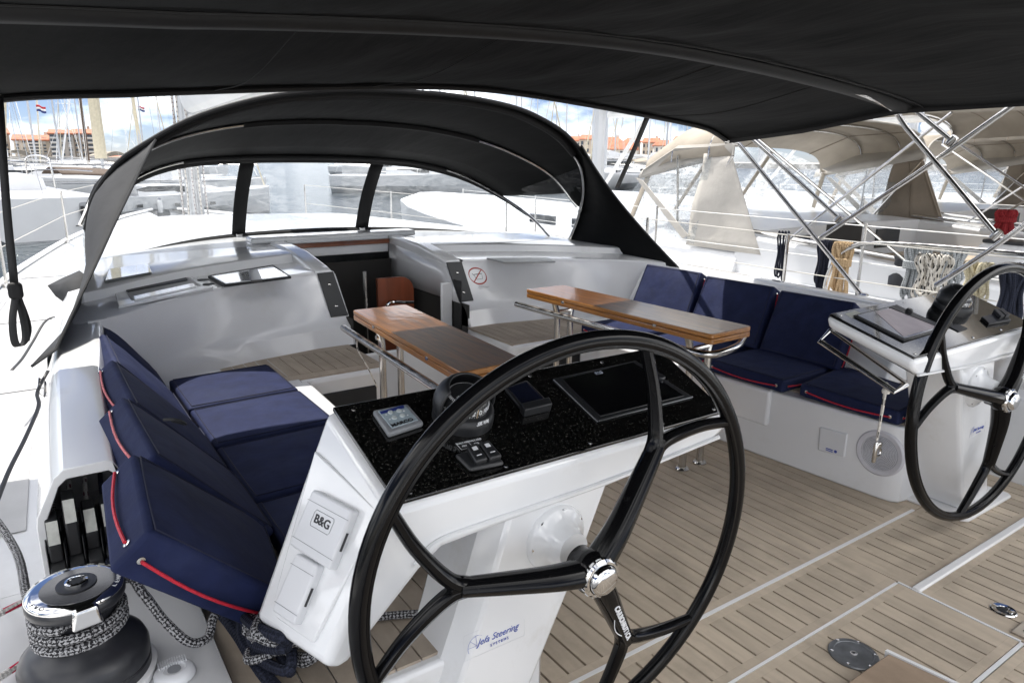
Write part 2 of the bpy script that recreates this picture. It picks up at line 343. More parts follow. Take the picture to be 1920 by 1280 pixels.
def slab(mb, q, thick, puff=.012, n=8, seed=0, nrm=None):
    """cushion: q = four corners of the face (u0v0,u1v0,u1v1,u0v1), thickness behind it, the face puffed out"""
    q = [V(p) for p in q]; rr = random.Random(seed)
    if nrm is None: nrm = (q[1]-q[0]).cross(q[3]-q[0])
    nrm = V(nrm).normalized(); ph = rr.random()*6
    def P(u, v): return (q[0]*(1-u)+q[1]*u)*(1-v)+(q[3]*(1-u)+q[2]*u)*v
    def front(u, v):
        a = (1-abs(2*u-1)**4)*(1-abs(2*v-1)**4)
        return P(u, v)+nrm*(puff*a+.0022*a*math.sin(9*u+5*v+ph)*math.sin(7*v-4*u+ph))
    m = n+1; f = [front(i/n, j/n) for j in range(m) for i in range(m)]; b = [P(i/n, j/n)-nrm*thick for j in range(m) for i in range(m)]
    fs = []
    for j in range(n):
        for i in range(n):
            a = j*m+i; fs.append((a, a+1, a+m+1, a+m)); a += m*m; fs.append((a, a+m, a+m+1, a+1))
    rim = [i for i in range(m)]+[j*m+n for j in range(1, m)]+[n*m+i for i in range(n-1, -1, -1)]+[j*m for j in range(n-1, 0, -1)]
    for k in range(len(rim)): a, c = rim[k], rim[(k+1) % len(rim)]; fs.append((a, a+m*m, c+m*m, c))
    mb.add(f+b, fs); return mb
def quadbox(mb, pts, n, h, h0=0):
    n = V(n).normalized(); pts = [V(p) for p in pts]
    return mb.hexa([p+n*h0 for p in pts], [p+n*h for p in pts])
XC = 1.98
def mir(p): p = V(p); return V((2*XC-p.x, p.y, p.z))
def lerp(a, b, t): return a+(b-a)*t
def interp(tab, y):
    if y <= tab[0][0]: return tab[0][1]
    for (a, b), (c, d) in zip(tab, tab[1:]):
        if y <= c: return b+(d-b)*(y-a)/(c-a)
    return tab[-1][1]
# ------------------------------------------------------------------ the cockpit sole
sole = MB().box((2.15, 2.1, -.034), (3.9, 5.4, .05)).build('cockpit_sole', caulk)
tag(sole, 'tan synthetic teak cockpit floor with black seams and white edging', 'floor', kind='structure')
PITCH = .0656; X0 = 2.849
_pm = {}
def plank(x0, x1, y0, y1, zt=0.0, parent=sole, m=None, z0=-.0088):
    w, l, h = round(x1-x0, 4), round(y1-y0, 4), round(zt-z0, 4); m = m or teak; k = (w, l, h, m.name)
    c = V(((x0+x1)/2, (y0+y1)/2, (zt+z0)/2))
    if k not in _pm:
        o = MB().box((0, 0, 0), (w, l, h)).build('plank', m, None, smooth=False); _pm[k] = o.data
    else: o = bpy.data.objects.new('plank', _pm[k]); COL.objects.link(o)
    o.location = c-chain(parent); o.parent = parent
    return o
def panel(xa, xb, ya, yb, mg=.028, lines=True):
    """one bordered deck panel: planks with open seams inside a margin of the same stuff"""
    g = .0040
    xs = [X0-PITCH*k for k in range(-14, 40)]; xs = sorted(x for x in xs if xa+mg+.012 < x < xb-mg-.012)
    edges = [xa]+xs+[xb]
    for a, b in zip(edges, edges[1:]):
        plank(a+(g if a != xa else 0), b-(g if b != xb else 0), ya+mg, yb-mg)
    plank(xa, xb, ya, ya+mg-.0004); plank(xa, xb, yb-mg+.0004, yb)
W1, W2, W3 = 1.317, 1.004, 1.066
panel(.90, 3.02, W1+.008, 4.25); 
plank(3.024, 3.78, W1-.004, 1.40); panel(2.425, 3.78, W2+.018, W1-.008)
panel(.42, 2.42, W3+.006, W1-.008)
panel(.42, 2.412, .682, W3-.006)
panel(2.428, 3.78, -.5, W2-.016)
panel(.42, 2.412, -.5, .664)
edge = MB().box((1.72, W1, -.001), (2.6, .013, .006)).build('edge_strip', white, sole)
MB().box((3.12, W2, .001), (1.40, .030, .016)).build('edge_strip', white, sole, bevel=.005)
MB().box((1.4, W3, -.0015), (2.02, .009, .006)).build('edge_strip', white, sole)
MB().box((2.42, (W3+.68)/2, -.0015), (.009, W3-.68, .006)).build('edge_strip', white, sole)
MB().box((1.4, .673, -.0015), (2.03, .011, .006)).build('edge_strip', white, sole)
# inspection plate, flush latch, hinge on the sole
c = V((1.918, .937, .001)); o = thing('inspection_plate', 'round brushed steel inspection plate screwed into the cockpit floor', 'deck plate', c)
MB().lathe([(.072, -.002), (.072, .003), (.069, .006), (.056, .006), (.055, .0045), (.0, .0045)], c, seg=40).build('disc', mat('dull_steel', (.20, .21, .22), .38, metal=.8, var=.2, vscale=30), o)
MB().lathe([(.011, .004), (.011, .006), (.005, .0062), (.0, .0035)], c, seg=12).build('socket', steel, o)
for k in range(6):
    a = k*1.047+.3; MB().lathe([(.0052, .0055), (.0052, .0075), (.0, .008)], c+V((math.cos(a)*.063, math.sin(a)*.063, 0)), seg=10).build('screw', chrome, o)
c = V((2.55, .78, .001)); o = thing('flush_latch', 'oval chrome flush latch with dark centre in the cockpit floor', 'latch', c)
mbx = MB(); mbx.lathe([(.040, -.002), (.040, .002), (.036, .005), (.022, .004), (.02, .001)], c, seg=32).build('ring', chrome, o)
MB().lathe([(.020, .0), (.020, .003), (.0, .004)], c, seg=20).build('centre', plastic, o)
MB().box(c+V((0, -.018, .004)), (.016, .018, .005)).build('catch', chrome, o, bevel=.002)
o = MB().hexa([(1.70, .60, .0), (1.985, .60, .0), (1.945, .85, .0), (1.70, .85, .0)], [(1.70, .60, .05), (1.985, .60, .05), (1.945, .85, .05), (1.70, .85, .05)]).build('foot_block', vinyl_deck('pale_teak_top', (.40, .30, .215)), bevel=.004)
tag(o, 'raised tan foot block with white edge beside the inspection plate', 'foot block')
MB().hexa([(1.987, .60, .0), (1.999, .60, .0), (1.959, .862, .0), (1.947, .862, .0)], [(1.987, .60, .052), (1.999, .60, .052), (1.959, .862, .052), (1.947, .862, .052)]).build('white_edge', white, o)
hg = MB().box((2.49, .69, .006), (.10, .05, .010)).build('hatch_hinge', mat('pale_hinge', (.5, .44, .36), .4), bevel=.004); tag(hg, 'small pale hinge plate at the corner of the floor hatch', 'hinge')
MB().lathe([(.009, .011), (.009, .0125), (0, .0125)], (2.47, .685, 0), seg=14).build('screw', steel, hg)
# ------------------------------------------------------------------ coaming, side decks, coachroof, bulkhead
XI = [(-2, .10), (1.95, .125), (2.7, .16), (3.5, .24), (4.2, .30)]          # port inner edge of the coaming
XO = [(-2, -.068), (1.95, -.068), (3, -.03), (4, .06), (5, .16), (6, .30), (7, .48), (8, .70), (10, 1.15), (11.5, 1.6)]
XD = [(-2, -.60), (2, -.60), (4, -.50), (6, -.30), (7, -.16), (8, .05), (9.3, .36), (10.5, .72), (12, 1.25), (13.3, 1.92)]
def DZ(y): return .40+max(0, y-3)*.016
def side_pts(side, pts): return [p if side < 0 else mir(p) for p in pts]
for side, nm in ((-1, 'port'), (1, 'starboard')):
    mb = MB(); ys = [1.95, 2.1, 2.4, 2.8, 3.2, 3.5, 3.75, 4.0]; rings = []
    for y in ys:
        xi, xo = interp(XI, y), interp(XO, y); zt = lerp(.70, .745, min(1, (y-1.95)/1.5))
        out = [(xi+.05, .36), (xi, zt-.03), (xi-.012, zt-.006), (xi-.03, zt), (lerp(xi, xo, .62), zt-.002), (lerp(xi, xo, .74), zt-.02), (xo+.004, .585), (xo, .56), (xo, .395)]
        if y < 2.35: inn = [(xo+.02, .395), (xo+.02, .565), (lerp(xi, xo, .70), zt-.045), (lerp(xi, xo, .6), zt-.028), (xi-.025, zt-.028), (xi+.01, zt-.06), (xi+.03, .36)]
        else: inn = [(xo+.03, .395), (xo+.03, .40), (xo+.04, .401), (lerp(xi, xo, .6), .401), (xi-.025, .40), (xi+.01, .40), (xi+.03, .36)]
        rings.append(side_pts(side, [V((a, y, b)) for a, b in out+inn]))
    mb.loft(rings)
    o = mb.build('coaming', gel, bevel=.006)
    tag(o, 'glossy white %s cockpit coaming behind the blue back cushions' % nm if side < 0 else 'white starboard coaming beneath the bimini tubes', 'coaming', kind='structure')
    # side deck with the winch platform
    mb = MB()
    ysd = [-1.5, 0, 1.0, 1.949] ; mb.loft([side_pts(side, [V((interp(XD, y), y, -.9)), V((interp(XD, y), y, .36)), V((interp(XD, y)+.03, y, .40)), V((.21, y, .40)), V((.235, y, .392)), V((.24, y, .375)), V((.26, y, -.02)), V((.26, y, -.9))]) for y in ysd])
    ysd = [1.951, 2.5, 3, 4, 5, 6, 7, 8, 9, 10, 11, 12, 13.2]
    mb.loft([side_pts(side, [V((interp(XD, y)+(0.25 if y > 3 else .1), y, -.95)), V((interp(XD, y), y, DZ(y)-.05)), V((interp(XD, y)+.03, y, DZ(y))), V((min(1.975, interp(XO, y)+.12), y, DZ(y))), V((min(1.975, interp(XO, y)+.12), y, -.9))]) for y in ysd])
    o = mb.build('side_deck', deckwhite); tag(o, 'bright white %s side deck of the yacht' % nm, 'deck', kind='structure')
    for y0, y1 in ((-1.2, .9), (2.3, 3.6), (3.75, 5.1), (5.25, 6.8), (6.95, 8.6)):
        MB().grid(lambda u, v: (lambda y: side_pts(side, [V((lerp(interp(XD, y)+.09, interp(XO, y)-.05 if y > 1.95 else -.22, u), y, DZ(y)+.004))])[0])(lerp(y0, y1, v)), 4, 8).build('nonskid_panel', nonskid, o)
    pts = cat_rom(side_pts(side, [V((interp(XD, y)+.02, y, DZ(y)+.025)) for y in (-1.5, 0, 2, 4, 6, 7, 8, 9.3, 10.5, 12, 13)]), 4)
    o = MB().tube(pts, .022, 8).build('toe_rail', white); tag(o, 'low white toe rail along the %s deck edge' % nm, 'rail', kind='structure')
BY = [(.40, 4.29), (.6, 4.25), (1.0, 4.08), (1.25, 3.94), (1.48, 3.75), (1.66, 3.57), (1.76, 3.49)]   # plan of the bulkhead top edge
def yb(xp): return interp(BY, abs(xp))
def bulk(xp, t):   # t 0 top .. 1 seat
    d = .31*max(0, 1-(abs(xp)-.42)/1.25); prof = [(0, .752, 0), (.05, .742, .012), (.62, .505, .62), (.70, .478, .72), (.78, .455, .86), (1, .35, 1.0)]
    z = interp([(a, b) for a, b, c in prof], t); k = interp([(a, c) for a, b, c in prof], t)
    return V((XC+xp, yb(xp)-d*k, z))
roof = thing('coachroof', 'white cabin top with sunken lockers and flush hatches under the sprayhood', 'cabin top', (XC, 4.3, .75), kind='structure')
ts = [0, .05, .2, .4, .62, .70, .78, .9, 1]
for side in (-1, 1):
    MB().grid(lambda u, v: bulk(side*lerp(.41, 1.80, u), interp([(i/8, t) for i, t in enumerate(ts)], v)), 22, 8).build('bulkhead', gel_in, roof, ang=28)
def rw(y): return XC-interp(XO, y)-.10          # half width of roof
def half_roof(side):
    mb = MB(); cols = [.53, .7, .9, 1.1, 1.3, 1.5, 1.66, 1.78]; rows = []
    for xp in cols:
        y0 = yb(xp); cam_z = .018*(1-(xp/1.8)**2)
        col = [V((xp, y0, .752)), V((xp, y0+.012, .757+cam_z*.5)), V((xp, y0+.40, .765+cam_z*.5)), V((xp, y0+.43, .805+cam_z)), V((xp, y0+.455, .812+cam_z)), V((xp, lerp(y0+.455, 5.15, .5), .815+cam_z)), V((xp, 5.15, .818+cam_z))]
        rows.append([V((XC+side*p.x, p.y, p.z)) for p in col])
    # outer edge rounding down to the deck
    out = []
    for p in rows[-1]:
        out.append(V((XC+side*max(1.80, rw(p.y)+.02), p.y, p.z-.02)))
    out2 = [V((XC+side*(XC-interp(XO, p.y)), p.y, p.z-.14)) for p in rows[-1]]; out3 = [V((XC+side*(XC-interp(XO, p.y)+.02), p.y, .39)) for p in rows[-1]]
    mb.loft(rows+[out, out2, out3], closed=False, cap=False)
    return mb
for side in (-1, 1): half_roof(side).build('deck_moulding', gel, roof, ang=30)
mb = MB(); rings = []
for y in (5.15, 5.5, 6, 6.5, 7, 8, 9, 10, 11):
    w = rw(y)+.02 if y < 5.9 else rw(y); zt = .818+.018 if y < 8 else lerp(.836, .62, (y-8)/3.2)
    xs = [-1, -.9, -.7, -.3, 0, .3, .7, .9, 1]
    xe = XC-interp(XO, y)
    ring = [V((XC-xe-.02, y, .39)), V((XC-xe, y, zt-.14))]+[V((XC+u*w, y, zt-.02*u*u-(.012 if abs(u) == 1 else 0))) for u in xs]+[V((XC+xe, y, zt-.14)), V((XC+xe+.02, y, .39))]
    rings.append(ring)
mb.loft(rings, closed=False, cap=False); mb.build('forward_moulding', deckwhite, roof, ang=30)
# companionway: rails beside the slot, well, trim
for side in (-1, 1):
    prof = []
    for y, z in ((4.285, .762), (4.36, .782), (4.5, .802), (4.7, .832), (4.95, .848), (5.22, .852)):
        prof.append([V((XC+side*x, y, zz)) for x, zz in ((.405, z-.13), (.405, z-.012), (.42, z), (.515, z), (.532, z-.02), (.545, z-.13))])
    MB().loft(prof).build('hatch_rail', gel, roof, bevel=.006)
    MB().grid(lambda u, v: V((XC+side*.400, lerp(lerp(4.29, 4.09, v), 5.2, u), lerp(.735+.06*u, .50, v))), 6, 2).build('well_side', gel_in, roof, solid=.012)
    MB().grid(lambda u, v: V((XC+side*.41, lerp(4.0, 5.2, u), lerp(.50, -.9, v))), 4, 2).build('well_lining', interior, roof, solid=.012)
    # end of bulkhead return to the well
    MB().grid(lambda u, v: bulk(side*.41, v)+V((0, u*.12, 0)), 2, 8).build('jamb', gel_in, roof, solid=.012)
    # black plate on the bulkhead edge
    t0, t1 = 0.0, .62
    a, b = bulk(side*.405, t0+.02), bulk(side*.515, t0+.02); c, d = bulk(side*.395, t1), bulk(side*.505, t1)
    n = V((0, -.72, .62)).normalized()
    st = quadbox(MB(), ([a, b, d, c] if side > 0 else [b, a, c, d]), n, .010, .001).build('edge_plate', mat('black_edge_plate%d' % side, (.02, .022, .024), .4, var=.1), roof, bevel=.003)
    for t in (.28, .78):
        p = (a*(1-t)+c*t+b*(1-t)+d*t)/2; MB().lathe([(.011, .009), (.010, .012), (.006, .0135), (0, .014)], p, n, seg=12).build('bolt', steel, roof)
MB().box((XC, 5.235, .79), (.80, .05, .13)).build('slot_front', gel_in, roof, bevel=.006)
MB().box((XC, 5.20, .812), (.80, .024, .036)).build('wood_trim', trimwood, roof, bevel=.004)
MB().box((XC, 5.30, .862), (1.30, .16, .045)).build('hatch_garage', gel, roof, bevel=.015)
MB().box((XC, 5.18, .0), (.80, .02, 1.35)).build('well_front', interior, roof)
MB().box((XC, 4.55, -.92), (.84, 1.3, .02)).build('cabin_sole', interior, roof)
MB().box((XC, 3.90, .10), (.82, .03, .40)).build('wash_step', gel_in, roof, bevel=.01)
# white inner door panel with a rounded opening on the starboard side, wood panel and grab handle inside
MB().box((2.335, 4.20, .40), (.085, .025, .46)).build('door_panel', gel_in, roof, bevel=.008)
MB().box((2.386, 4.13, .40), (.006, .10, .5)).build('door_slot', caulk, roof)
o = thing('cabin_door', 'red brown wooden cabin door with chrome handle inside the companionway', 'door', (2.2, 4.6, .2))
MB().prism([V((2.20+math.cos(a)*.10*(1 if abs(a) < 1.7 else 1), 4.62, .52+math.sin(a)*.10)) for a in (0, .4, .8, 1.2, 1.57)]+[V((2.02, 4.62, .62)), V((2.02, 4.62, -.3)), V((2.30, 4.62, -.3))], (0, .03, 0)).build('panel', rust, o)
MB().tube(cat_rom([(2.05, 4.60, .36), (2.06, 4.575, .42), (2.09, 4.57, .455), (2.18, 4.57, .445), (2.27, 4.57, .435)], 5), .011, 8).build('handle', chrome, o)
o = MB().tube([(1.90, 4.56, -.8), (1.90, 4.56, .69)], .013, 10).build('compression_post', steel); tag(o, 'slim steel grab post inside the dark companionway', 'post')
# sunken lockers and hatches on the cabin top
def roofq(px, zz): return [atz(x, y, zz) for x, y in px]
def flat_box(name, px, zz, h, m, parent, bevel=.004, h0=-.01): return quadbox(MB(), roofq(px, zz), (0, 0, 1), h, h0).build(name, m, parent, bevel=bevel)
flat_box('hatch_glass', [(196, 527), (285, 511), (278, 495), (205, 505)], .832, .004, glassgrey, roof)
flat_box('locker_frame', [(222, 575), (400, 538), (356, 517), (215, 547)], .775, .002, gel_in, roof)
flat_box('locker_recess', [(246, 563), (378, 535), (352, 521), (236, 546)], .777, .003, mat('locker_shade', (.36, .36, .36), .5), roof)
flat_box('locker_lip', [(240, 548), (352, 526), (350, 521), (236, 545)], .780, .005, plastic, roof)
flat_box('locker_floor', [(252, 563), (370, 537), (362, 531), (249, 556)], .781, .003, gel, roof)
for px, py in ((381, 525), (391, 533)):
    MB().lathe([(.030, 0), (.030, .003), (.0, .003)], atz(px, py, .778), seg=20).build('drain_slot', rubber, roof)
flat_box('tray_seal', [(420, 535), (546, 519), (512, 497), (390, 518)], .779, .003, rubber, roof, bevel=0)
flat_box('tray_glass', [(423, 532), (541, 518), (511, 499), (396, 518)], .783, .003, mat('clear_tray_lid', (.55, .57, .58), .08, var=.12, vscale=9, coat=1), roof)
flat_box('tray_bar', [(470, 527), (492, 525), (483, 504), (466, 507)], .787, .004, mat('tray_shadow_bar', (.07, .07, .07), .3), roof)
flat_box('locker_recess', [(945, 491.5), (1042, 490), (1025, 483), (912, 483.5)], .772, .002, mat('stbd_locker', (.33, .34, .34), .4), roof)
# no-shoes style sign on the starboard bulkhead
cpt = bulk(.60, .26); dn = (bulk(.60, .5)-bulk(.60, .1)).normalized(); dx = (bulk(.70, .26)-bulk(.50, .26)).normalized(); nb = dx.cross(-dn).normalized()
if nb.y > 0: nb = -nb
sg = thing('warning_sticker', 'round red no-entry style sticker with small print on white bulkhead', 'sticker', cpt)
def onb(a, b, h=.0015): return cpt+dx*a-dn*b+nb*h
MB().tube([onb(math.cos(t*.1963)*.062, math.sin(t*.1963)*.062) for t in range(32)], .0052, 6, closed=True).build('ring', inkred, sg)
MB().tube([onb(-.040, -.046), onb(.040, .046)], .0042, 6).build('slash', inkred, sg)
MB().tube([onb(-.034, .022), onb(-.03, .012), onb(.034, .016), onb(.04, .02)], .0025, 6).build('pictogram', inkblack, sg)
MB().tube([onb(-.024, .012), onb(-.014, -.026), onb(.03, -.024), onb(.034, .014)], .0016, 6).build('pictogram', inkblack, sg)
for w, b in ((.035, -.078), (.075, -.088), (.045, -.098)):
    MB().tube([onb(.012-w*.75, b), onb(.012+w*.75, b+.004)], .0022 if w > .07 else .0010, 6, flat=.4).build('illegible_line', inkblack, sg)
# ------------------------------------------------------------------ benches
def bench(side, label):
    t = thing('cockpit_bench', label, 'bench', (XC+side*1.3, 2.4, 0), kind='structure')
    S = (lambda pts: [V(p) for p in pts]) if side > 0 else (lambda pts: [mir(p) for p in pts])
    ya = 0 if side > 0 else .16
    poly = [(2.87, 3.95, 0), (2.945, 2.09, 0), (2.99, 1.46-ya, 0), (3.0, 1.41-ya, 0), (3.025, 1.383-ya, 0), (3.07, 1.375-ya, 0), (3.86, 1.375-ya, 0), (3.86, 3.95, 0)]
    MB().prism(S(poly), (0, 0, .352)).build('base', gel_in, t, bevel=.012, seg=3)
    poly = [(2.868, 3.4, .17), (2.930, 2.02, .17), (3.1, 2.03, .17), (3.1, 3.4, .17)]
    MB().prism(S(poly), (0, 0, .186)).build('locker_lid', gel_in, t, bevel=.014, seg=3)
    for k in range(13):
        x0 = 3.035+k*.062
        for (ya, yb_) in ((1.40-(0 if side > 0 else .16), 1.98), (2.06, 3.4)):
            q = S([(x0+.002, ya, 0), (x0+.060, ya, 0)]); a, b = sorted((q[0].x, q[1].x)); plank(a, b, ya, yb_, .359, t, teak2, .351)
    if side > 0: MB().prism([V(p) for p in ((3.40, 1.72, .36), (3.60, 1.72, .69), (3.86, 1.72, .69), (3.86, 1.72, .36))], (0, 1.9, 0)).build('backrest_moulding', gel_in, t, bevel=.02, seg=3)
    return t
bs = bench(1, 'white starboard cockpit bench with teak top, speaker and shower hatch'); bp = bench(-1, 'white port cockpit bench under the blue seat cushions')
# fittings on the starboard bench front
def onf(px, py): return atp(px, py, (2.957, 2.09, 0), (1, .066, 0))
nf = V((-1, -.066, 0)).normalized()
cc = onf(1651, 848)
MB().lathe([(.106, 0), (.106, .008), (.098, .014), (.080, .012), (.078, .006), (0, .006)], cc, nf, seg=40).build('speaker_rim', mat('speaker_ring', (.56, .56, .60), .4), bs)
gr = mat('speaker_mesh', (.40, .40, .44), .5, var=.3, vscale=260)
gm = MB().lathe([(.078, .006), (.078, .009), (0, .012)], cc, nf, seg=40).build('speaker_grille', gr, bs)
for k in range(11):
    r = .010+k*.0065; u = V((.066, -1, 0)).normalized(); MB().tube([cc+nf*.0125+(u*math.cos(a*.2618)+V((0, 0, 1))*math.sin(a*.2618))*r for a in range(24)], .0011, 4, closed=True).build('grille_ring', coverwhite, gm)
q = [onf(*p) for p in ((1540, 798), (1592, 812), (1586, 856), (1537, 842))]
sh = quadbox(MB(), q, nf, .018).build('shower_hatch', coverwhite, bs, bevel=.006, seg=3)
yb1 = (q[1]-q[0]).normalized(); pc = (q[2]*.42+q[3]*.42+(q[0]+q[1])*.08)+nf*.0188
MB().lathe([(.007, 0), (.007, .001), (.004, .001), (.004, 0)], pc+yb1*.022, nf, seg=16).build('logo_disc', inkblue, sh)
MB().box(pc-yb1*.008+V((0, 0, .003)), (.0018, .034, .004)).build('logo_bar', inkblue, sh); MB().box(pc-yb1*.008-V((0, 0, .005)), (.0018, .034, .004)).build('logo_bar', inkblue, sh)
# forward seats against the bulkhead
def fseat(side, label):
    t = thing('companionway_seat', label, 'seat', (XC+side*.9, 3.7, 0), kind='structure')
    S = (lambda p: V(p)) if side > 0 else (lambda p: mir(p))
    x1 = 2.36 if side > 0 else 2.41
    MB().prism([S(p) for p in ((x1, 3.46, 0), (x1+.03, 3.43, 0), (3.4, 3.43, 0), (3.5, 4.1, 0), (x1+.03, 4.02, 0))], (0, 0, .345)).build('base', gel_in, t, bevel=.022, seg=3)
    n = 11; w = .066; xa = x1+.06
    for k in range(n):
        a, b = sorted((S((xa+k*w+.002, 0, 0)).x, S((xa+(k+1)*w-.002, 0, 0)).x)); plank(a, b, 3.53, 3.90, .353, t, teak2, .343)
    a, b = sorted((S((x1+.015, 0, 0)).x, S((xa+n*w, 0, 0)).x)); plank(a, b, 3.455, 3.526, .353, t, teak2, .343); plank(a, b, 3.904, 3.98, .353, t, teak2, .343)
    a, b = sorted((S((x1+.015, 0, 0)).x, S((xa-.003, 0, 0)).x)); plank(a, b, 3.53, 3.90, .353, t, teak2, .343)
    a, b = sorted((S((x1+.08, 0, 0)).x, S((2.95, 0, 0)).x))
    MB().box(((a+b)/2, 3.428, .16), (b-a, .012, .20)).build('locker_front', rubber, t, bevel=.01)
fseat(1, 'white starboard step seat with teak inlay beside the companionway'); fseat(-1, 'white port step seat with teak inlay beside the companionway')
# ------------------------------------------------------------------ cushions
def cushion(name, label, q, th, group, seed, puff=.014, cords=(), nrm=None):
    b = sum((V(p) for p in q), V((0, 0, 0)))/4
    o = slab(MB(), q, th, puff, 8, seed, nrm).build(name, navy, None, bevel=.011, seg=3)
    tag(o, label, 'cushion', group)
    q = [V(p) for p in q]; n = (q[1]-q[0]).cross(q[3]-q[0]).normalized() if nrm is None else V(nrm).normalized()
    sm = [q[0].lerp(q[1], a).lerp(q[3].lerp(q[2], a), b_)+n*.0035 for a, b_ in ((.035, .035), (.35, .03), (.65, .03), (.965, .035), (.97, .35), (.97, .65), (.965, .965), (.65, .97), (.35, .97), (.035, .965), (.03, .65), (.03, .35))]
    MB().tube(sm, .0019, 5, closed=True).build('seam', navyseam, o)
    for (i, j, d, side, m) in cords:       # a cord along edge i-j, hung at depth d behind the face, on the outside of that edge
        a, c = q[i], q[j]; out = ((a+c)/2-b); out = (out-n*out.dot(n)); e = (c-a).normalized(); out = (out-e*out.dot(e)).normalized()
        pts = [a.lerp(c, .08+.84*t)-n*(d*th+.012*math.sin(t*3.14))+out*(.006+.004*math.sin(t*3.14)) for t in [k/8 for k in range(9)]]
        MB().tube(pts, .0036, 6).build('lacing_cord', m, o)
        for p in (pts[0], pts[-1]): MB().lathe([(.008, -.002), (.008, .003), (.005, .004), (0, .004)], p-out*.006, out, seg=12).build('eyelet', steel, o)
    return o
PB = 'blue back cushions along the port bench'; PS = 'blue seat cushions on the port bench'; SB = 'blue back cushions along the starboard bench'; SS = 'blue seat cushions on the starboard bench'
lab = ['navy seat cushion next to the bulkhead on the port bench', 'navy port seat cushion with a sunlit patch, second from the bulkhead', 'navy port seat cushion, third from the bulkhead', 'navy port seat cushion tucked behind the steering console']
for k, (a, b) in enumerate(((3.07, 3.54), (2.60, 3.05), (2.09, 2.575), (1.58, 2.07))):
    cushion('seat_cushion', lab[k], [(.475, a, .425), (.945, a+.02, .425), (.945, b+.02, .425), (.475, b, .425)], .066, PS, k, cords=((1, 2, .6, 1, redcord),))
lab = ['short navy back cushion in the corner against the port bulkhead', 'navy back cushion, next aft of the corner one, port side', 'navy port back cushion with pale pink lacing, sunlit on its edge', 'navy port back cushion with pink lacing and black hook', 'large navy back cushion with red lacing beside the rope clutches']
pbk = [((.228, 3.63, .735), (.225, 3.33, .715), .445, .43), ((.215, 3.25, .748), (.218, 2.83, .718), .455, .43), ((.198, 2.755, .760), (.208, 2.305, .728), .465, .43), ((.176, 2.255, .772), (.196, 1.83, .738), .475, .43), ((.142, 1.735, .790), (.122, 1.375, .765), .40, .46)]
for k, (tf, ta, xb, zb) in enumerate(pbk):
    q = [V((xb, ta[1]+(.10 if k == 4 else .02), zb)), V((xb+(.06 if k == 4 else 0), tf[1]+(.16 if k == 4 else .03), zb-(.02 if k == 4 else 0))), V(tf), V(ta)]
    o = cushion('back_cushion', lab[k], q, .10, PB, 20+k, .016, cords=((2, 3, .5, 1, redcord if k in (0, 4, 1) else pinkcord), (3, 0, .55, 1, redcord if k in (0, 4) else pinkcord)))
    if k == 3:
        p = q[3].lerp(q[2], .3)+V((.05, 0, .03)); MB().tube(cat_rom([p, p+V((.03, -.02, .0)), p+V((.05, -.01, -.02)), p+V((.02, .01, -.01))], 4), .004, 6).build('hook', plastic, o)
lab = ['navy seat cushion at the aft end of the starboard bench', 'navy starboard seat cushion beside the table legs', 'navy starboard seat cushion under the table edge', 'navy starboard seat cushion nearest the bulkhead']
for k, (a, b) in enumerate(((1.43, 1.92), (1.965, 2.45), (2.50, 2.98), (3.02, 3.46))):
    z = .418
    q = [(3.44, b, z), (2.965-.02*k, b-.02, z), (2.965-.012*k, a, z), (3.42, a+.01, z)]
    if k == 0: q = [(3.46, 1.97, z), (2.99, 1.90, z), (2.99, 1.42, z), (3.37, 1.44, z)]
    cushion('seat_cushion', lab[k], q, .060, SS, 40+k, .010, cords=((1, 2, .5, 1, redcord), (2, 3, .5, 1, redcord)))
lab = ['navy starboard back cushion against the sprayhood wing, half sunlit', 'navy starboard back cushion in the middle, split by a shadow edge', 'navy starboard back cushion behind the steering console, all in shade']
for k, (a, b) in enumerate(((3.01, 3.50), (2.47, 2.97), (1.98, 2.43))):
    q = [(3.335, b-.03, .425), (3.335, a-.05, .425), (3.525, a, .765-.008*k), (3.525, b, .760-.008*k)]
    cushion('back_cushion', lab[k], q, .085, SB, 60+k, .014, cords=((1, 2, .5, 1, redcord),))
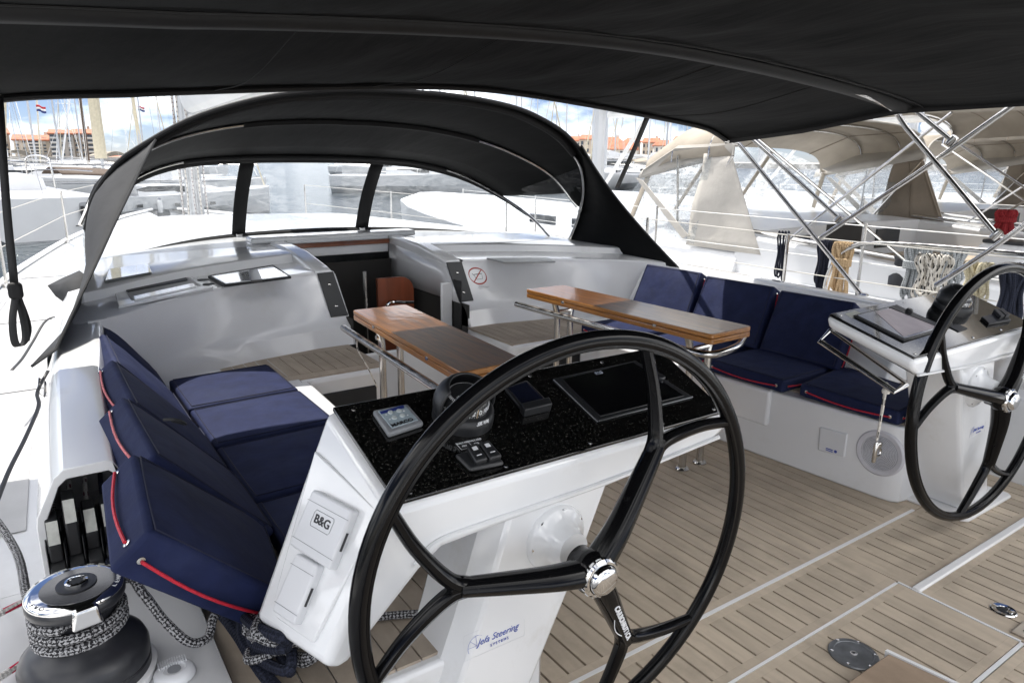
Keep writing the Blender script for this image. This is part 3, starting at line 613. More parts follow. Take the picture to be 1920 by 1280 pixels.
# ------------------------------------------------------------------ cockpit tables
def table(label, q, railpx, raily, seed):
    q = [V(p) for p in q]; c = sum(q, V())/4
    t = thing('cockpit_table', label, 'table', (c.x, c.y, 0), 'folding teak cockpit tables')
    for z0, z1, nm in ((.665, .689, 'lower_leaf'), (.6915, .715-.002, 'upper_leaf')):
        mb = MB(); e = .0; rr = .022; pts = []
        for i in range(4):      # rounded corners
            a, b, d = q[i-1], q[i], q[(i+1) % 4]; u = (a-b).normalized(); w = (d-b).normalized()
            for s in range(5): f = s/4; pts.append(b+u*rr*(1-f)**2+w*rr*f*f)
        mb.prism([V((p.x, p.y, z0)) for p in pts], (0, 0, z1-z0)); o = mb.build(nm, varnish_e, t, bevel=.0035)
        if nm == 'upper_leaf': 
            MB().add([V((p.x, p.y, z1+.0005)) for p in [c+(p-c)*.992 for p in pts]], [tuple(range(len(pts)))]).build('varnished_face', varnish, t)
    for f in (.25, .75):
        p = q[0].lerp(q[3], f); d = (q[1]-q[0]).normalized(); MB().box(V((p.x, p.y, .69))-d*.001, (.004, .020, .014)).build('hinge', steel, t, bevel=.001)
    ax = (q[3]-q[0]).normalized(); sx = (q[1]-q[0]).normalized()
    p0, p1 = q[0].lerp(q[3], .01), q[0].lerp(q[3], 1.02)
    rz = .628; off = -sx*.045
    ex = [V((p.x, p.y, rz))+off for p in (p1, p0)]
    a, b = ex; pts = [a+V((0, 0, -.004)), b+ax*.12, b+ax*.05, b+sx*.012-ax*.005, b-ax*.03+sx*.055, b-ax*.036+sx*.13+V((0, 0, .006)), b-ax*.026+sx*.22+V((0, 0, .014)), b+sx*.30+ax*.005+V((0, 0, .03))]
    MB().tube([pts[0]]+cat_rom(pts[1:], 5), .0165, 12).build('grab_rail', steel, t)
    for f in (.12, .86):
        base = q[0].lerp(q[3], f)+sx*.13; 
        for s in ((-.065, .065) if f < .5 else (-.04, .06)):
            p = base+sx*s+ax*(.0 if f < .5 else .01*s)
            tp = p+V((0, 0, 0)); MB().tube(cat_rom([V((p.x, p.y, .006)), V((p.x, p.y, .30)), V((p.x, p.y, .54)), V((p.x, p.y, .60))-sx*(.006 if s < 0 else -.006), V((p.x, p.y, .645))-sx*(.02 if s < 0 else -.02), V((p.x, p.y, .666))-sx*(.03 if s < 0 else -.03)], 4), .0175, 12).build('leg', steel, t)
            MB().lathe([(.034, 0), (.034, .005), (.030, .010), (.019, .012), (.0185, .02)], (p.x, p.y, 0), seg=20, cap=False).build('foot_flange', steel, t)
        m0 = base+V((0, 0, .60)); MB().tube([m0-sx*.07, m0+sx*.07], .012, 8).build('cross_bar', steel, t)
    return t
t1 = table('narrow varnished teak cockpit table, folded, behind the console with the compass', [(1.22, 2.09, 0), (1.506, 2.105, 0), (1.589, 3.293, 0), (1.303, 3.30, 0)], None, 0, 1)
t2 = table('narrow varnished teak cockpit table, folded, beside the starboard bench', [(2.434, 1.993, 0), (2.722, 2.004, 0), (2.661, 3.334, 0), (2.383, 3.334, 0)], None, 0, 2)
for (x, y) in ((1.30, 3.19),):
    o = MB().tube(cat_rom([(x-.02, y, .61), (x-.035, y-.03, .55), (x+.0, y-.06, .46), (x+.02, y-.08, .40), (x+.03, y-.10, .36)], 5), .004, 6).build('tie_cord', rope_white); tag(o, 'frayed white tie cord hanging from the table rail', 'cord')
# ------------------------------------------------------------------ helm consoles
A_, B_, C_, D_ = V((.515, 1.15, .795)), V((1.50, 1.15, .795)), V((1.545, 1.462, .900)), V((.508, 1.468, .902))
TN = (B_-A_).cross(D_-A_).normalized()
def ontop(px, py, h=0): return atp(px, py, A_, TN)+TN*h
def console(side, label):
    S = (lambda p: V(p)) if side < 0 else (lambda p: mir(p))
    t = thing('helm_console', label, 'console', S((1.0, 1.3, .4)))
    af = [(.515, .795), (1.50, .795), (1.497, .755), (1.435, .722), (1.074, .690), (.74, .680), (.625, .674), (.575, .640), (.418, .490), (.395, .483), (.368, .503)]
    fw = [(.508, 1.468, .90), (1.545, 1.462, .90), (1.538, 1.46, .86), (1.48, 1.44, .83), (1.1, 1.42, .79), (.76, 1.41, .78), (.64, 1.40, .77), (.58, 1.39, .72), (.38, 1.38, .49), (.33, 1.378, .483), (.295, 1.382, .503)]
    ra = [S((x, 1.148+(.795-z)*.03, z)) for x, z in af]; rb = [S(p) for p in fw]
    MB().loft([ra, rb]).build('body', gel, t, bevel=.016, seg=3, ang=40)
    # raised rib along the apron
    rib = [S((x, 1.1445+(.795-z)*.03, z-.0)) for x, z in ((1.46, .738), (1.08, .712), (.73, .704), (.61, .697), (.56, .662))]
    MB().tube(cat_rom(rib, 5), .006, 6).build('moulded_rib', gel, t)
    i = .012
    pq = [A_.lerp(C_, i)+V((0, .003, 0)), B_.lerp(D_, i)+V((0, .003, 0)), C_.lerp(A_, i), D_.lerp(B_, i)]
    quadbox(MB(), [S(p) for p in (pq if side < 0 else pq[::-1])], (TN.x*(-side), TN.y, TN.z), .009, -.002).build('instrument_panel', panelblk, t, bevel=.003)
    for u in (.05, .28, .52, .76, .955):
        for v in (.07, .92):
            p = A_.lerp(B_, u).lerp(D_.lerp(C_, u), v)+TN*.0085; MB().lathe([(.0055, 0), (.005, .0022), (0, .003)], S(p), TN if side < 0 else V((-TN.x, TN.y, TN.z)), seg=10).build('panel_screw', steel, t)
    # inside end: grab rail
    if side > 0:
        pts = [atx(1543, 612, 2.45), atx(1531, 634, 2.42)]
        pts = [V((2.452, 1.46, .842)), V((2.415, 1.475, .80)), V((2.385, 1.16, .695)), V((2.44, 1.15, .715))]
        MB().tube(pts[:1]+cat_rom(pts[1:3], 2)+pts[3:], .010, 8, flat=.5).build('drink_rail', steel, t)
        MB().tube([V((2.452, 1.46, .842)), V((2.44, 1.15, .715))], .009, 8, flat=.6).build('drink_rail', steel, t)
    return t
cp = console(-1, 'white port helm console with dusty black top, compass and plotter screen'); cs = console(1, 'white starboard helm console with glossy black top and steel rail')
nL = None
# covers on the outboard face of the port console
E_, F_ = V((.297, 1.382, .503)), V((.368, 1.157, .503)); LN = (A_-F_).cross(D_-F_)
LN = ((D_-F_).cross(A_-E_)).normalized()
if LN.x > 0: LN = -LN
LP = (A_+D_+E_+F_)/4
def onl(px, py, h=0): return atp(px, py, LP, LN)+LN*h
quadbox(MB(), [onl(*p) for p in ((592, 845), (716, 962), (588, 1205), (508, 1150))], LN, .004, -.02).build('recess_panel', gel, cp, bevel=.004)
def cover(px, name):
    q = [onl(*p) for p in px]; o = quadbox(MB(), q, LN, .024, .0).build(name, coverwhite, cp, bevel=.006, seg=3)
    e = (q[2]-q[1]).normalized(); p0, p1 = q[1].lerp(q[2], .36)+LN*.0245, q[1].lerp(q[2], .66)+LN*.0245
    MB().tube([q[1].lerp(q[2], .38)+LN*.014+(q[1]-q[0]).normalized()*.0005, q[1].lerp(q[2], .68)+LN*.014+(q[1]-q[0]).normalized()*.0005], .0028, 6).build('finger_slot', inkblack, o)
    for f in (.18, .84):
        a, b = q[0].lerp(q[3], f), q[1].lerp(q[2], f); MB().tube([a+LN*.0243, b+LN*.0243], .0007, 4).build('groove', greyplastic, o)
    return o, q
o, q = cover(((602, 919), (678, 958), (634, 1070), (558, 1022)), 'instrument_cover')
cx_ = q[0].lerp(q[1], .5).lerp(q[3].lerp(q[2], .5), .40)+LN*.0246
xd = (q[1]-q[0]).normalized(); yd = (q[0]-q[3]).normalized()
text('B&G', .025, cx_, xd, yd, inkblack, o, bold=.0004, sx=1.1)
a = .033; b = .017
MB().tube([cx_+xd*(s*a)+yd*(t_*b) for s, t_ in ((-1, -.7), (-.9, -1), (.9, -1), (1, -.7), (1, .7), (.9, 1), (-.9, 1), (-1, .7))], .0006, 4, closed=True).build('badge_outline', greyplastic, o)
cover(((571, 1037), (613, 1061), (568, 1172), (526, 1144)), 'remote_cover')
# ---- instruments on the port console
def plate(px, h, m, parent, name, bevel=.003, h0=.008): return quadbox(MB(), [ontop(*p) for p in px], TN, h, h0).build(name, m, parent, bevel=bevel)
kp = plate(((697, 783), (727, 828), (793, 806), (762, 770)), .022, greyplastic, cp, 'keypad', .005)
plate(((707, 786), (733, 818), (782, 802), (757, 775)), .0235, panelblue, kp, 'keypad_face', .001, .02)
plate(((710, 788), (713, 792), (756, 780), (754, 775)), .0245, bluedark, kp, 'keypad_header', 0, .023)
for px, py in ((730, 789), (746, 786), (737, 799), (752, 795)): MB().lathe([(.0062, 0), (.0058, .002), (0, .0025)], ontop(px, py, .0238), TN, seg=14).build('button', button, kp)
for px, py in ((722, 793), (729, 802), (732, 811), (755, 786), (762, 794), (770, 801)): MB().lathe([(.0018, 0), (.0018, .001), (0, .001)], ontop(px, py, .0238), TN, seg=8).build('indicator', inkwhite, kp)
xk = (ontop(793, 806)-ontop(727, 828)).normalized(); yk = (ontop(697, 783)-ontop(727, 828)).normalized()
text('MARCO', .013, ontop(752, 808, .0245), xk, yk, inkblack, kp, bold=.0004, sx=1.2)
for q in (((850, 863), (880, 893), (944, 879), (912, 848)),): sw = plate(q, .020, plastic, cp, 'switch_base', .006)
for q in (((871, 857), (888, 886), (911, 880), (890, 850)), ((894, 850), (914, 880), (937, 874), (912, 845))):
    s_ = plate(q, .032, plastic, sw, 'rocker', .004, .018)
    c0 = [V((a, b, 0)) for a, b in q]
    def sq(u, v): p = c0[0].lerp(c0[3], u).lerp(c0[1].lerp(c0[2], u), v); return (p.x, p.y)
    quadbox(MB(), [ontop(*sq(u, v)) for u, v in ((.3, .18), (.3, .38), (.72, .38), (.72, .18))], TN, .0328, .031).build('rocker_window', inkwhite, sw)
    quadbox(MB(), [ontop(*sq(u, v)) for u, v in ((.3, .68), (.3, .72), (.72, .72), (.72, .68))], TN, .0328, .031).build('rocker_mark', inkwhite, sw)
pl_ = plate(((853, 838), (864, 850), (908, 840), (895, 827)), .0105, inkblack, cp, 'halyard_label', 0)
xs_ = (ontop(908, 840)-ontop(864, 850)).normalized(); ys_ = (ontop(853, 838)-ontop(864, 850)).normalized()
for s1, s2, px, py in (('HALYARD', 'PRT', 867, 837), ('HALYARD', 'STB', 889, 832)):
    text(s1, .0072, ontop(px, py, .011), xs_, ys_, inkwhite, pl_); text(s2, .0072, ontop(px+3, py+6, .011), xs_, ys_, inkwhite, pl_)
MB().tube([ontop(853, 838, .0108), ontop(864, 850, .0108), ontop(879, 846, .0108)], .0006, 4).build('label_line', inkwhite, pl_); MB().tube([ontop(874, 833, .0108), ontop(886, 845, .0108)], .0006, 4).build('label_line', inkwhite, pl_)
ph = plate(((944, 737), (975, 776), (1027, 764), (985, 722)), .018, plastic, cp, 'phone_charger', .004)
plate(((972, 775), (980, 788), (1031, 776), (1025, 763)), .032, plastic, ph, 'charger_lip', .003)
plate(((950, 738), (977, 770), (1017, 760), (984, 727)), .0195, mat('charger_pad', (.006, .008, .02), .25), ph, 'charger_pad', .002, .017)
sp = [(1036, 717), (1119, 797), (1296, 751), (1190, 683)]
plate(sp, .014, plastic, cp, 'plotter_bezel', .003)
pf = [(1056, 718), (1123, 785), (1270, 747), (1180, 689)]
pt = plate([(1052, 719), (1123, 789), (1280, 750), (1184, 687)], .0155, screen, cp, 'plotter_screen', .001, .013)
xp_ = (ontop(1296, 751)-ontop(1119, 797)).normalized(); yp_ = (ontop(1036, 717)-ontop(1119, 797)).normalized()
text('B&G', .013, ontop(1120, 708, .0162), xp_, yp_, mat('soft_white_print', (.35, .38, .45), .5), pt, bold=.0006)
MB().tube([ontop(1120, 795.5, .011), ontop(1296, 750, .011)], .0022, 6).build('bezel_glint_edge', greyplastic, cp)
MB().tube([ontop(1036, 718, .011), ontop(1118, 797, .011)], .0016, 6).build('bezel_edge', greyplastic, cp)
for px, py, r in ((1217, 699, .011), (1234, 716, .015)): MB().lathe([(r, .013), (r, .020), (r*.8, .023), (0, .023)], ontop(px, py), TN, seg=20).build('rotary_knob', plastic, cp)
for px, py in ((1219, 708), (1230, 706), (1238, 724), (1249, 721)): MB().lathe([(.003, .015), (.003, .017), (0, .0175)], ontop(px, py), TN, seg=8).build('key_mark', steel, cp)
# ---- compass: bowl, hood, card, glass
def compass(parent, base, n, fw, up_s=1.0, letters=True):
    n = V(n).normalized(); fw = V(fw); fw = (fw-n*fw.dot(n)).normalized(); rt = fw.cross(n).normalized(); k = up_s
    base = V(base)
    bo = MB().lathe([(.064*k, 0), (.064*k, .016*k), (.061*k, .030*k), (.054*k, .034*k)], base, n, seg=36).build('compass', plastic, parent, ang=50)
    c = base+n*.034*k
    MB().lathe([(.046*k, -.006*k), (.0465*k, .012*k), (.044*k, .020*k), (.036*k, .0285*k), (0, .031*k)], c, n, seg=36).build('compass_card', rubber, bo)
    tm = MB()
    for j in range(60):
        a = j*.10472; e = -fw*math.cos(a)+rt*math.sin(a)
        tm.tube([c+e*.0470*k-n*.004*k, c+e*.0470*k+n*(.001*k if j % 3 else .004*k)], .0008*k, 4)
        tm.tube([c+e*.0405*k+n*.0245*k, c+e*.0365*k+n*.0286*k], .0008*k, 4)
    tm.build('card_ticks', inkwhite, bo)
    for j, s in enumerate(('270', '240', '210', '180', '150')):
        a = (j-2)*.52; e = -fw*math.cos(a)+rt*math.sin(a); tx = e.cross(n); tx = -tx if tx.dot(rt) < 0 else tx
        text(s, .0150*k, c+e*.0475*k+n*.0105*k, tx, n, inkwhite, bo, 'card_numeral', bold=.0003)
        text(s, .0100*k, c+e*.0285*k+n*.0312*k, tx, -e, inkwhite, bo, 'card_numeral', bold=.0002)
    MB().tube([c-fw*.0490*k-n*.006*k, c-fw*.0490*k+n*.020*k], .0011*k, 4).build('lubber_line', mat('lubber_orange', (.5, .35, .18), .5), bo)
    def hood(u, v):
        th = lerp(-1.75, 1.75, u); ph = lerp(-.45, 1.02-.25*abs(2*u-1)**2, v); e = fw*math.cos(th)+rt*math.sin(th)
        return c+(e*math.cos(ph)*.0615+n*(math.sin(ph)*.056+.004))*k
    MB().grid(hood, 30, 10).build('compass_hood', plastic, bo, solid=.005*k)
    MB().lathe([(.052*k, .0), (.050*k, .016*k), (.042*k, .030*k), (.025*k, .040*k), (0, .043*k)], c, n, seg=28, cap=False).build('compass_glass', GL, bo)
    return bo
def glass_mat():
    m = bpy.data.materials.new('compass_dome'); m.use_nodes = True; t = m.node_tree; t.nodes.clear(); o = nn(t, 'ShaderNodeOutputMaterial'); a = nn(t, 'ShaderNodeBsdfTransparent'); g = nn(t, 'ShaderNodeBsdfGlossy'); g.inputs['Roughness'].default_value = .03
    x = nn(t, 'ShaderNodeMixShader'); x.inputs[0].default_value = .06; t.links.new(a.outputs[0], x.inputs[1]); t.links.new(g.outputs[0], x.inputs[2]); t.links.new(x.outputs[0], o.inputs[0]); return m
GL = glass_mat()
cb = ontop(866, 788, .008)
co = compass(cp, cb, TN, V((0, 1, 0)), 1.12)
e = V((.12, -.96, 0)).normalized(); text('SILVA', .0135, cb+e*.0722+TN*.010, TN.cross(e)*1, TN, inkwhite, co, shear=.25, bold=.0005)
# ---- starboard console fittings (mirrored top plane)
A2 = mir(A_); TN2 = V((-TN.x, TN.y, TN.z))
def ontop2(px, py, h=0): return atp(px, py, A2, TN2)+TN2*h
def plate2(px, h, m, parent, name, bevel=.003, h0=.008): return quadbox(MB(), [ontop2(*p) for p in px], TN2, h, h0).build(name, m, parent, bevel=bevel)
plate2([(1597, 597), (1692, 645), (1770, 621), (1678, 577)], .016, plastic, cs, 'plotter_bezel')
plate2([(1603, 598), (1692, 642), (1764, 621), (1677, 580)], .0175, screen, cs, 'plotter_screen', .001, .015)
plate2([(1637, 592), (1690, 639), (1752, 620), (1673, 584)], .0185, film, cs, 'screen_film', 0, .017)
plate2([(1663, 584), (1762, 624), (1767, 620), (1676, 579)], .020, plastic, cs, 'bezel_keys', .001, .017)
MB().lathe([(.013, .018), (.013, .028), (.010, .031), (0, .031)], ontop2(1700, 592), TN2, seg=18).build('rotary_knob', plastic, cs)
plate2([(1581, 592), (1595, 600), (1618, 593), (1601, 586)], .0095, labelgrey, cs, 'paper_label', 0)
plate2([(1836, 601), (1850, 614), (1892, 607), (1872, 592)], .020, plastic, cs, 'switch_base')
for q in (((1856, 593), (1868, 607), (1876, 605), (1862, 592)), ((1864, 592), (1878, 605), (1886, 603), (1872, 591))): plate2(q, .036, plastic, cs, 'rocker', .002)
plate2([(1755, 611), (1770, 618), (1782, 614), (1766, 607)], .022, plastic, cs, 'phone_charger', .003)
plate2([(1775, 616), (1795, 626), (1812, 620), (1795, 612)], .012, plastic, cs, 'charger_pad', .002)
compass(cs, ontop2(1782, 583, .008), TN2, V((0, 1, 0)), 1.12)
# cord with a shackle key hanging from the rail of the starboard console
ck = thing('hanging_lanyard', 'white lanyard with steel clip hanging from the starboard console rail', 'lanyard', (2.45, 1.18, .3))
p0 = V((2.405, 1.20, .712)); p1 = atp(1644, 825, p0, (ROT[0][2], ROT[1][2], 0)); p1 = V((p1.x, p1.y, p1.z))
MB().tube([p0, p0.lerp(p1, .5)+V((.002, 0, 0)), p1], .0042, 6).build('line', rope_white, ck); MB().tube([p0+V((.006, .006, 0)), p1], .004, 6).build('line', rope_white, ck)
MB().lathe([(.012, -.008), (.014, 0), (.012, .008)], p0-V((0, 0, .03)), (0, 0, 1), seg=10).build('knot', rope_white, ck)
MB().box(p1-V((0, 0, .045)), (.016, .012, .08)).build('clip', steel, ck, bevel=.004); MB().box(p1+V((.012, -.006, -.02)), (.03, .008, .022)).build('clip_wing', steel, ck, bevel=.004)
MB().tube([p1+V((0, 0, -.05))+V((math.cos(a*.5236)*.018+.02, 0, math.sin(a*.5236)*.016)) for a in range(12)], .004, 6, closed=True).build('clip_ring', steel, ck)
# ------------------------------------------------------------------ steering pedestals and wheels
def pedestal(side, label):
    S = (lambda p: V(p)) if side < 0 else (lambda p: mir(p))
    t = thing('steering_pedestal', label, 'pedestal', S((.72, 1.25, 0)), 'white wheel pedestals')
    rings = []
    for z, xa, xb, ya, yb_ in ((.015, .52, .80, 1.185, 1.36), (.20, .60, .885, 1.18, 1.36), (.45, .69, 1.00, 1.172, 1.37), (.70, .765, 1.10, 1.165, 1.38)):
        rings.append([S(p) for p in ((xa+.04, ya, z), (xb-.015, ya, z), (xb, ya+.02, z), (xb, yb_, z), (xa, yb_, z), (xa, ya+.05, z))])
    MB().loft(rings).build('column', gel, t, bevel=.008)
    MB().prism([S(p) for p in ((.46, 1.13, 0), (.86, 1.13, 0), (.88, 1.15, 0), (.88, 1.40, 0), (.44, 1.40, 0), (.44, 1.15, 0))], (0, 0, .016)).build('base_plate', white, t, bevel=.006)
    hx = .93
    MB().lathe([(.082, -.004), (.082, .008), (.074, .016), (.056, .026), (.045, .048), (.040, .07)], S((hx, 1.168, .598)), (0, -1, 0), seg=36).build('wheel_flange', gel, t, ang=50)
    for k in range(7):
        a = k*.8976+.5; MB().lathe([(.0085, .010), (.0085, .0155), (.004, .017), (0, .014)], S((hx, 1.168, .598))+V((math.cos(a)*.068, 0, math.sin(a)*.068)), (0, -1, 0), seg=10).build('flange_bolt', steel, t)
    return t
pp = pedestal(-1, 'white port pedestal with blue sticker carrying a black carbon wheel'); ps = pedestal(1, 'white starboard pedestal on a base plate carrying a black carbon wheel')
def sticker(parent, c, xd, yd, k=1.0, full=True):
    c = V(c); zd = V(xd).cross(V(yd)).normalized(); xd = V(xd).normalized(); yd = V(yd).normalized()
    text('Jefa Steering', .0235*k, c+xd*.008+zd*.0008, xd, yd, inkblue, parent, shear=.42, sx=.95, bold=-.0003)
    text('S Y S T E M S', .009*k, c+xd*.012*k-yd*.020*k+zd*.0008, xd, yd, inkblue, parent)
    MB().tube([c+zd*.0006+xd*(-.048*k+math.cos(a)*.024*k)+yd*(-.006*k+math.sin(a)*.026*k) for a in [1.0+j*.2 for j in range(14)]], .0005, 4).build('wheel_emblem', inkblue, parent)
    for a in (1.7, 2.4, 3.1): MB().tube([c+zd*.0006+xd*-.048*k-yd*.006*k, c+zd*.0006+xd*(-.048*k+math.cos(a)*.024*k)+yd*(-.006*k+math.sin(a)*.026*k)], .0004, 4).build('wheel_emblem', inkblue, parent)
    MB().tube([c+zd*.0005+xd*(s*.082*k)+yd*(t*.032*k) for s, t in ((-1, -1), (1, -1), (1, 1), (-1, 1))], .0004, 4, closed=True).build('sticker_edge', mat('clear_edge%d' % int(c.x*10), (.58, .59, .62), .4), parent)
pc_ = aty(927, 1190, 1.1755); sticker(pp, V((pc_.x, 1.1735, pc_.z)), (1, 0, 0.0), (0, .03, 1))
pc_ = aty(1832, 803, 1.175); sticker(ps, V((pc_.x, 1.173, pc_.z)), (1, 0, 0), (0, .03, 1), .8)
def wheel(ped, c, rot, hub_off=.058, nrm=(0, -1, 0)):
    c = V(c); n = V(nrm).normalized(); r0 = .5
    ex = V((1, 0, 0)); ex = (ex-n*ex.dot(n)).normalized(); ez = ex.cross(n) if ex.cross(n).z > 0 else n.cross(ex)
    t = bpy.data.objects.new('steering_wheel', None); COL.objects.link(t); t.parent = ped; t.location = c-chain(ped); t['label'] = 'black carbon steering wheel with three forked spokes and chrome hub'
    def P(r, a, h=0): return c+(ex*math.cos(a)+ez*math.sin(a))*r+n*h
    MB().tube([P(r0, k*math.pi/60) for k in range(120)], .0192, 14, closed=True).build('rim', gloss, t)
    MB().tube([P(r0-.0135, k*math.pi/60, .012) for k in range(120)], .0055, 6, closed=True).build('rim_moulding', gloss, t)
    for j, base in enumerate(rot):
        a = R_(base); sp_ = [P(.022, a, hub_off), P(.10, a, hub_off*.92), P(.20, a, hub_off*.62), P(.30, a, hub_off*.28)]
        MB().tube(cat_rom(sp_, 6), [lerp(.037, .0235, k/18) for k in range(19)], 12, flat=.8).build('spoke', gloss, t)
        for s in (-1, 1):
            da = R_(22)*s
            br = [P(.275, a, hub_off*.34), P(.325, a+da*.16, hub_off*.2), P(.41, a+da*.62, hub_off*.06), P(r0-.006, a+da, 0)]
            MB().tube(cat_rom(br, 6), [lerp(.0205, .0145, k/18) for k in range(19)], 10, flat=.9).build('fork_arm', gloss, t)
        MB().lathe([(.0, -.016), (.02, -.010), (.026, 0), (.02, .012), (0, .017)], P(.302, a, hub_off*.27), n, seg=14).build('fork_joint', gloss, t)
    h = c+n*hub_off
    MB().lathe([(.034, -.05), (.036, -.03), (.048, -.012), (.050, .010), (.043, .022), (.030, .024)], h, n, seg=36).build('hub', gloss, t, ang=45)
    ring = MB().lathe([(.0425, .018), (.0455, .024), (.0455, .031), (.041, .036), (.036, .037)], h, n, seg=36, cap=False).build('hub_ring', chrome, t)
    cup = MB().lathe([(.034, .030), (.034, .044), (.029, .050), (.023, .053), (.0, .0535)], h, n, seg=30).build('hub_cap', chrome, t, ang=40)
    for k in range(16):
        a = k*.3927; MB().tube([h+(ex*math.cos(a)+ez*math.sin(a))*.0445+n*.022, h+(ex*math.cos(a)+ez*math.sin(a))*.0445+n*.032], .0032, 6).build('ring_notch', chrome, t)
    return t, P, n, ex, ez
wp, PW, nw, exw, ezw = wheel(pp, (.917, 1.072, .60), (51.5, 174, -60), nrm=(-.06, -.995, -.05))
a = R_(-60); d = (exw*math.cos(a)+ezw*math.sin(a)); w_ = nw.cross(d)
# lettering along the lower spoke
yd = (exw*math.sin(-a)*1+ezw*math.cos(a)); yd = (ezw*math.cos(a)-exw*math.sin(a))
def spoke_text(P, ex, ez, n, ang, parent, r0=.115, r1=.265):
    a = R_(ang); d = ex*math.cos(a)+ez*math.sin(a); y = ez*math.cos(a)-ex*math.sin(a); w = 'CARBONAUTICA'
    for k, ch in enumerate(w):
        r = lerp(r0, r1, k/(len(w)-1)); h = .058*interp([(.022, 1), (.10, .92), (.20, .62), (.30, .28)], r); rad = interp([(.022, .037), (.30, .0235)], r)
        sl = (d-n*.16).normalized(); text(ch, .0185, P(r, a, h+rad*.985), sl, y, inkwhite, parent, 'spoke_letter', bold=.0005, depth=.0015)
spoke_text(PW, exw, ezw, nw, -60, wp)
MB().tube([PW(.16+.06*t, a-.075-.05*math.sin(t*3.1), .058*.75+.022) for t in [k/8 for k in range(9)]], .0011, 4).build('swoosh', inkwhite, wp)
ws, PW2, nw2, ex2, ez2 = wheel(ps, (3.028, 1.128, .575), (42, 164, -76), nrm=(-.06, -.995, .03))
spoke_text(PW2, ex2, ez2, nw2, 42, ws)
# ------------------------------------------------------------------ port winch
wc = V((-.008, 1.515, .402)); wt = thing('sheet_winch', 'big black and chrome sheet winch wrapped with grey flecked rope', 'winch', wc)
MB().lathe([(.128, 0), (.128, .012), (.122, .016)], wc, seg=40).build('base_ring', white, wt)
MB().lathe([(.118, .012), (.118, .032), (.115, .036), (.118, .040), (.118, .062), (.112, .078), (.095, .094), (.076, .106), (.068, .118), (.066, .150), (.072, .176), (.080, .184)], wc, seg=56).build('drum', winchblk, wt, ang=30)
MB().lathe([(.066, .178), (.084, .184), (.088, .192), (.088, .202), (.084, .208), (.066, .210)], wc, seg=56).build('tail_jaw', winchblk, wt, ang=50)
top = MB().lathe([(.086, .206), (.087, .210), (.084, .2155), (.072, .2185), (.0, .2195)], wc, seg=56).build('chrome_cap', chrome, wt, ang=60)
MB().lathe([(.066, .2178), (.066, .2200), (.0, .2206)], wc+V((.006, -.004, 0)), seg=48).build('black_cap_inlay', mat('scuffed_black_cap', (.035, .036, .04), .2, var=.3, vscale=30, coat=.6), wt)
MB().lathe([(.036, .2195), (.036, .2225), (.022, .2235)], wc+V((.004, 0, 0)), seg=40).build('handle_boss', winchblk, wt)
MB().lathe([(.0205, .2225), (.0205, .2275), (.0165, .2285), (.0145, .222), (.0, .216)], wc+V((.004, 0, 0)), seg=28).build('handle_ring', chrome, wt)
MB().prism([wc+V((.004+math.cos(k*.3927)*(.0145 if k % 2 else .0105), math.sin(k*.3927)*(.0145 if k % 2 else .0105), .2262)) for k in range(16)], (0, 0, .0012)).build('star_socket', rubber, wt)
fa = R_(-82); fd = V((math.cos(fa), math.sin(fa), 0)); fs = V((-fd.y, fd.x, 0))
MB().hexa([wc+fd*.060-fs*.030+V((0, 0, .168)), wc+fd*.092-fs*.027+V((0, 0, .170)), wc+fd*.092+fs*.027+V((0, 0, .170)), wc+fd*.060+fs*.030+V((0, 0, .168))],
          [wc+fd*.060-fs*.026+V((0, 0, .2195)), wc+fd*.092-fs*.020+V((0, 0, .212)), wc+fd*.092+fs*.020+V((0, 0, .212)), wc+fd*.060+fs*.026+V((0, 0, .2195))]).build('feeder_arm', chrome, wt, bevel=.006, seg=3)
for s, e0 in (('LEWMAR', -.55), ('EVO', 3.55)):
    for k, ch in enumerate(s):
        a = e0+k*.17; e = V((math.cos(a), math.sin(a), 0)); text(ch, .013, wc+e*.078+V((0, 0, .2178)), V((-e.y, e.x, 0)), -e, inkblack if s != 'LEWMAR' else inkwhite, wt, 'engraved_letter', depth=.0004)
# rope on the winch
def helix(c, r, z0, z1, turns, a0, n=26):
    N = int(turns*n); return [c+V((math.cos(a0+6.2832*turns*k/N)*r, math.sin(a0+6.2832*turns*k/N)*r, lerp(z0, z1, k/N))) for k in range(N+1)]
hx_ = helix(wc, .0785, .122, .172, 2.15, 3.3)
tail = [hx_[-1], wc+V((.087, .03, .185)), wc+V((.115, -.02, .168)), wc+V((.145, -.03, .10)), wc+V((.185, -.055, .045)), wc+V((.225, -.04, .03)), wc+V((.252, .005, .05)), wc+V((.30, .02, .055)), wc+V((.36, .03, .02)), wc+V((.42, .02, -.015)), wc+V((.46, -.04, -.02)), wc+V((.42, -.10, -.022)), wc+V((.34, -.08, .0)), wc+V((.32, -.02, .01)), wc+V((.38, .03, -.01)), wc+V((.5, .0, -.025))]
lead = [V((-.62, 3.6, .52)), V((-.34, 2.75, .53)), V((-.20, 2.3, .53)), V((-.12, 1.98, .51)), V((-.098, 1.72, .518)), hx_[0]]
o = MB().tube(cat_rom(lead, 6)[:-1]+hx_+cat_rom(tail, 7)[1:], .0098, 9).build('genoa_sheet', rope_fleck); tag(o, 'grey flecked rope crossing the side deck, wound on the winch and trailing under the console', 'rope')
def pile(name, label, m, r, centre, spread, z, n, seed, group='loose rope ends heaped below the port console'):
    rr = random.Random(seed); pts = []; c = V(centre); a = rr.random()*6
    for k in range(n):
        a += rr.uniform(.6, 1.5); s = rr.uniform(.35, 1.0); pts.append(V((c.x+math.cos(a)*spread[0]*s, c.y+math.sin(a)*spread[1]*s, z+abs(rr.gauss(0, .5))*.05+k*.0035)))
    o = MB().tube(cat_rom(pts, 7), r, 8).build(name, m); return tag(o, label, 'rope', group)
